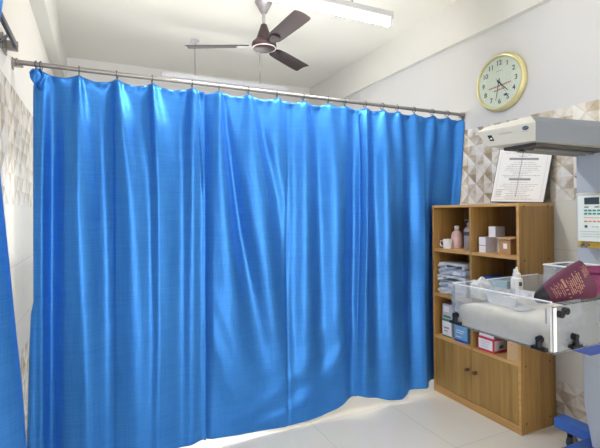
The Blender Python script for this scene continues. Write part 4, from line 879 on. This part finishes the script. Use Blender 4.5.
# clear acrylic box
hx = thing('acrylic_box', 'open-topped clear acrylic box standing on the mattress behind the maroon pouch', 'box', (2.07, 1.30, ZM))
bx0, bx1, by0, by1, bz = 1.972, 2.170, 1.205, 1.388, ZM+.180
for nm, r_ in (('wall_panel', (bx0, bx0+.004, by0+.0045, by1-.0045, ZM+.0045, bz)), ('wall_panel', (bx1-.004, bx1, by0+.0045, by1-.0045, ZM+.0045, bz)), ('wall_panel', (bx0, bx1, by0, by0+.004, ZM+.0045, bz)), ('wall_panel', (bx0, bx1, by1-.004, by1, ZM+.0045, bz)), ('bottom_panel', (bx0, bx1, by0, by1, ZM, ZM+.004))):
    bm = B(); box(bm, *r_); finish(nm, bm, 'acrylic', hx, bevel=.0008)
bm = B()
for a, b in (((bx0, by0), (bx1, by0)), ((bx1, by0), (bx1, by1)), ((bx1, by1), (bx0, by1)), ((bx0, by1), (bx0, by0))): rod(bm, (*a, bz), (*b, bz), .004, n=8)
finish('rim', bm, 'strip', hx, smooth=True)
bm = B(); bmesh.ops.create_icosphere(bm, subdivisions=4, radius=1)
for v in bm.verts:
    k = 1 + .16*math.sin(6*v.co.x+1)*math.cos(5*v.co.z) + .06*math.sin(13*v.co.y+9*v.co.x)
    v.co = Vector((2.065 + v.co.x*.07*k, 1.30 + v.co.y*.062*k, max(ZM+.0055, ZM+.075 + v.co.z*.068*k)))
tag(finish('plastic_sheet', bm, 'film', smooth=True, angle=180), 'crumpled clear plastic film bundled inside the acrylic box', 'plastic film')

# ------------------------------------------------------------------ maroon pouch over the near side
po = thing('pouch', 'maroon fabric pouch with gold lettering and a black tip, lying across the bassinet side', 'pouch', (1.80, 1.13, .97))
SEC = [(1.650, 1.203, .960, .006), (1.660, 1.201, .961, .022), (1.687, 1.190, .968, .033), (1.727, 1.163, .992, .051), (1.760, 1.133, 1.017, .064), (1.800, 1.105, 1.035, .076), (1.820, 1.096, 1.040, .081)]
def ringpts(c, d, h, w, sq=1.0, n=28):
    d = Vector(d).normalized(); side = d.cross(Vector((0, 0, 1))).normalized(); up = side.cross(d)
    return [Vector(c) + side*math.cos(t)*w + up*math.sin(t)*h for t in [2*PI*i/n for i in range(n)]]
def sec_dir(i):
    a = Vector(SEC[max(i-1, 0)][:3]); b = Vector(SEC[min(i+1, len(SEC)-1)][:3]); return b-a
bm = B(); loft(bm, [ringpts(SEC[i][:3], sec_dir(i), SEC[i][3], SEC[i][3]*.55) for i in (0, 1)] + [[p + (Vector((0, 0, 0))) for p in ringpts(SEC[2][:3], sec_dir(2), SEC[2][3]+.003, SEC[2][3]*.55+.003)]] + [[p + sec_dir(3).normalized()*(-.012 - .3*(p.z-.985)) for p in ringpts(SEC[3][:3], sec_dir(3), (SEC[2][3]+SEC[3][3])/2+.0025, (SEC[2][3]+SEC[3][3])*.275+.0025)]]); finish('tip', bm, 'black', po, smooth=True, angle=70)
bm = B()
outer_ = [ringpts(SEC[i][:3], sec_dir(i), SEC[i][3]+.0015, SEC[i][3]*.55+.0015) for i in (2, 3, 4, 5, 6)]
# slanted mouth: the upper lip reaches less far than the lower
d_ = sec_dir(6).normalized()
last = [p + d_*(.010 if p.z < SEC[6][2] else -.004) for p in outer_[-1]]; outer_[-1] = last
inner_ = [[Vector(SEC[6][:3]) + (p - Vector(SEC[6][:3]))*.93 for p in last]] + [[Vector(SEC[5][:3]) + (p - Vector(SEC[5][:3]))*.90 for p in outer_[-2]]]
loft(bm, outer_ + inner_[:1], cap=False)
sl_ = finish('sleeve', bm, 'maroon', po, smooth=True, angle=60)
bm = B(); loft(bm, inner_, cap=False); finish('lining', bm, 'black', po, smooth=True)
# folded cloth coming out of the mouth
for k, (oy, oz, h, w) in enumerate(((.010, .020, .020, .012), (-.024, -.014, .022, .010), (.012, -.022, .024, .012), (-.008, -.048, .022, .016))):
    bm = B(); rs = []
    for i, q in enumerate((0, .03, .07, .11, .16, .19)):
        c = Vector((1.800 + q, 1.104 + oy - q*.32, 1.045 + oz + .10*q + .006*math.sin(8*q*6+k)))
        f = (.8, 1, 1.05, 1.1, .9, .25)[i]
        rs.append([p + Vector((0, 0, .004*math.sin(j*1.7+k))) for j, p in enumerate(ringpts(c, (1, -.35, .1), h*f, w*f, n=16))])
    loft(bm, rs); finish('folded_cloth', bm, 'maroon_dark', po, smooth=True, angle=70)
# gold lettering on the side of the sleeve facing the viewer
def on_sleeve(s, a, lift=.0012):
    s = max(2, min(5.999, s)); i = int(s); f = s - i
    def at(i_):
        c, h = Vector(SEC[i_][:3]), SEC[i_][3]; d = sec_dir(i_).normalized(); side = d.cross(Vector((0, 0, 1))).normalized(); up = side.cross(d)
        w = h*.55+.0015+lift; hh = h+.0015+lift
        return c + side*math.cos(a)*w + up*math.sin(a)*hh
    return at(i)*(1-f) + at(min(i+1, 6))*f
def gold_line(bm, s0, s1, a0, a1, wd):
    n = 15
    for q in range(n):
        if random.random() < .15: continue
        f0, f1 = q/n, (q+.8)/n
        p = [on_sleeve(s0+(s1-s0)*f0, a0+(a1-a0)*f0), on_sleeve(s0+(s1-s0)*f1, a0+(a1-a0)*f1), on_sleeve(s0+(s1-s0)*f1+wd, a0+(a1-a0)*f1), on_sleeve(s0+(s1-s0)*f0+wd, a0+(a1-a0)*f0)]
        vs = [bm.verts.new(x) for x in p]; bm.faces.new(vs)
random.seed(9); bm = B()
for s, a0, a1 in ((2.7, -.45, .6), (3.0, -.4, .7), (3.3, -.5, .6), (3.9, -.6, .5), (4.15, -.5, .7), (4.4, -.6, .75), (4.65, -.3, .8), (5.1, .2, .9), (5.35, .25, .95), (5.6, .35, 1.0)):
    gold_line(bm, s, s, a0, a1, .055); gold_line(bm, s+.13, s+.13, a0+.1, a1-.15, .055)
gold_line(bm, 3.6, 3.6, -.8, .8, .16)
o = finish('gold_lettering', bm, 'gold', po)
so = o.modifiers.new('thick', 'SOLIDIFY'); so.thickness = .0006

# ------------------------------------------------------------------ light, camera, colour
w = bpy.data.worlds.new('World'); SC.world = w; w.use_nodes = True
bg = w.node_tree.nodes['Background']; bg.inputs['Color'].default_value = (1.0, .98, .95, 1); bg.inputs['Strength'].default_value = WORLD
cam = bpy.data.cameras.new('camera'); co = bpy.data.objects.new('camera', cam); COL.objects.link(co)
yaw, pit, rol = math.radians(25.206), math.radians(.177), math.radians(-.614)
Rv = Vector((math.cos(yaw), -math.sin(yaw), 0)); Fv = Vector((math.sin(yaw)*math.cos(pit), math.cos(yaw)*math.cos(pit), math.sin(pit))); Uv = Rv.cross(Fv)
ex = Rv*math.cos(rol) + Uv*math.sin(rol); ey = Uv*math.cos(rol) - Rv*math.sin(rol); ez = ex.cross(ey)
M = Matrix((ex, ey, ez)).transposed().to_4x4(); M.translation = Vector((0, 0, 1.33)); co.matrix_world = M
cam.sensor_width = 36; cam.sensor_fit = 'HORIZONTAL'; cam.lens = 425.9/600*36; cam.shift_y = -12.6/600; cam.clip_start = .02
SC.camera = co
SC.view_settings.view_transform = 'Standard'; SC.view_settings.look = 'None'; SC.view_settings.gamma = 1; SC.view_settings.exposure = EXPOSURE
SC.view_settings.use_curve_mapping = False
SC.cycles.use_denoising = True
SC.cycles.max_bounces = 10; SC.cycles.diffuse_bounces = 6; SC.cycles.transparent_max_bounces = 24
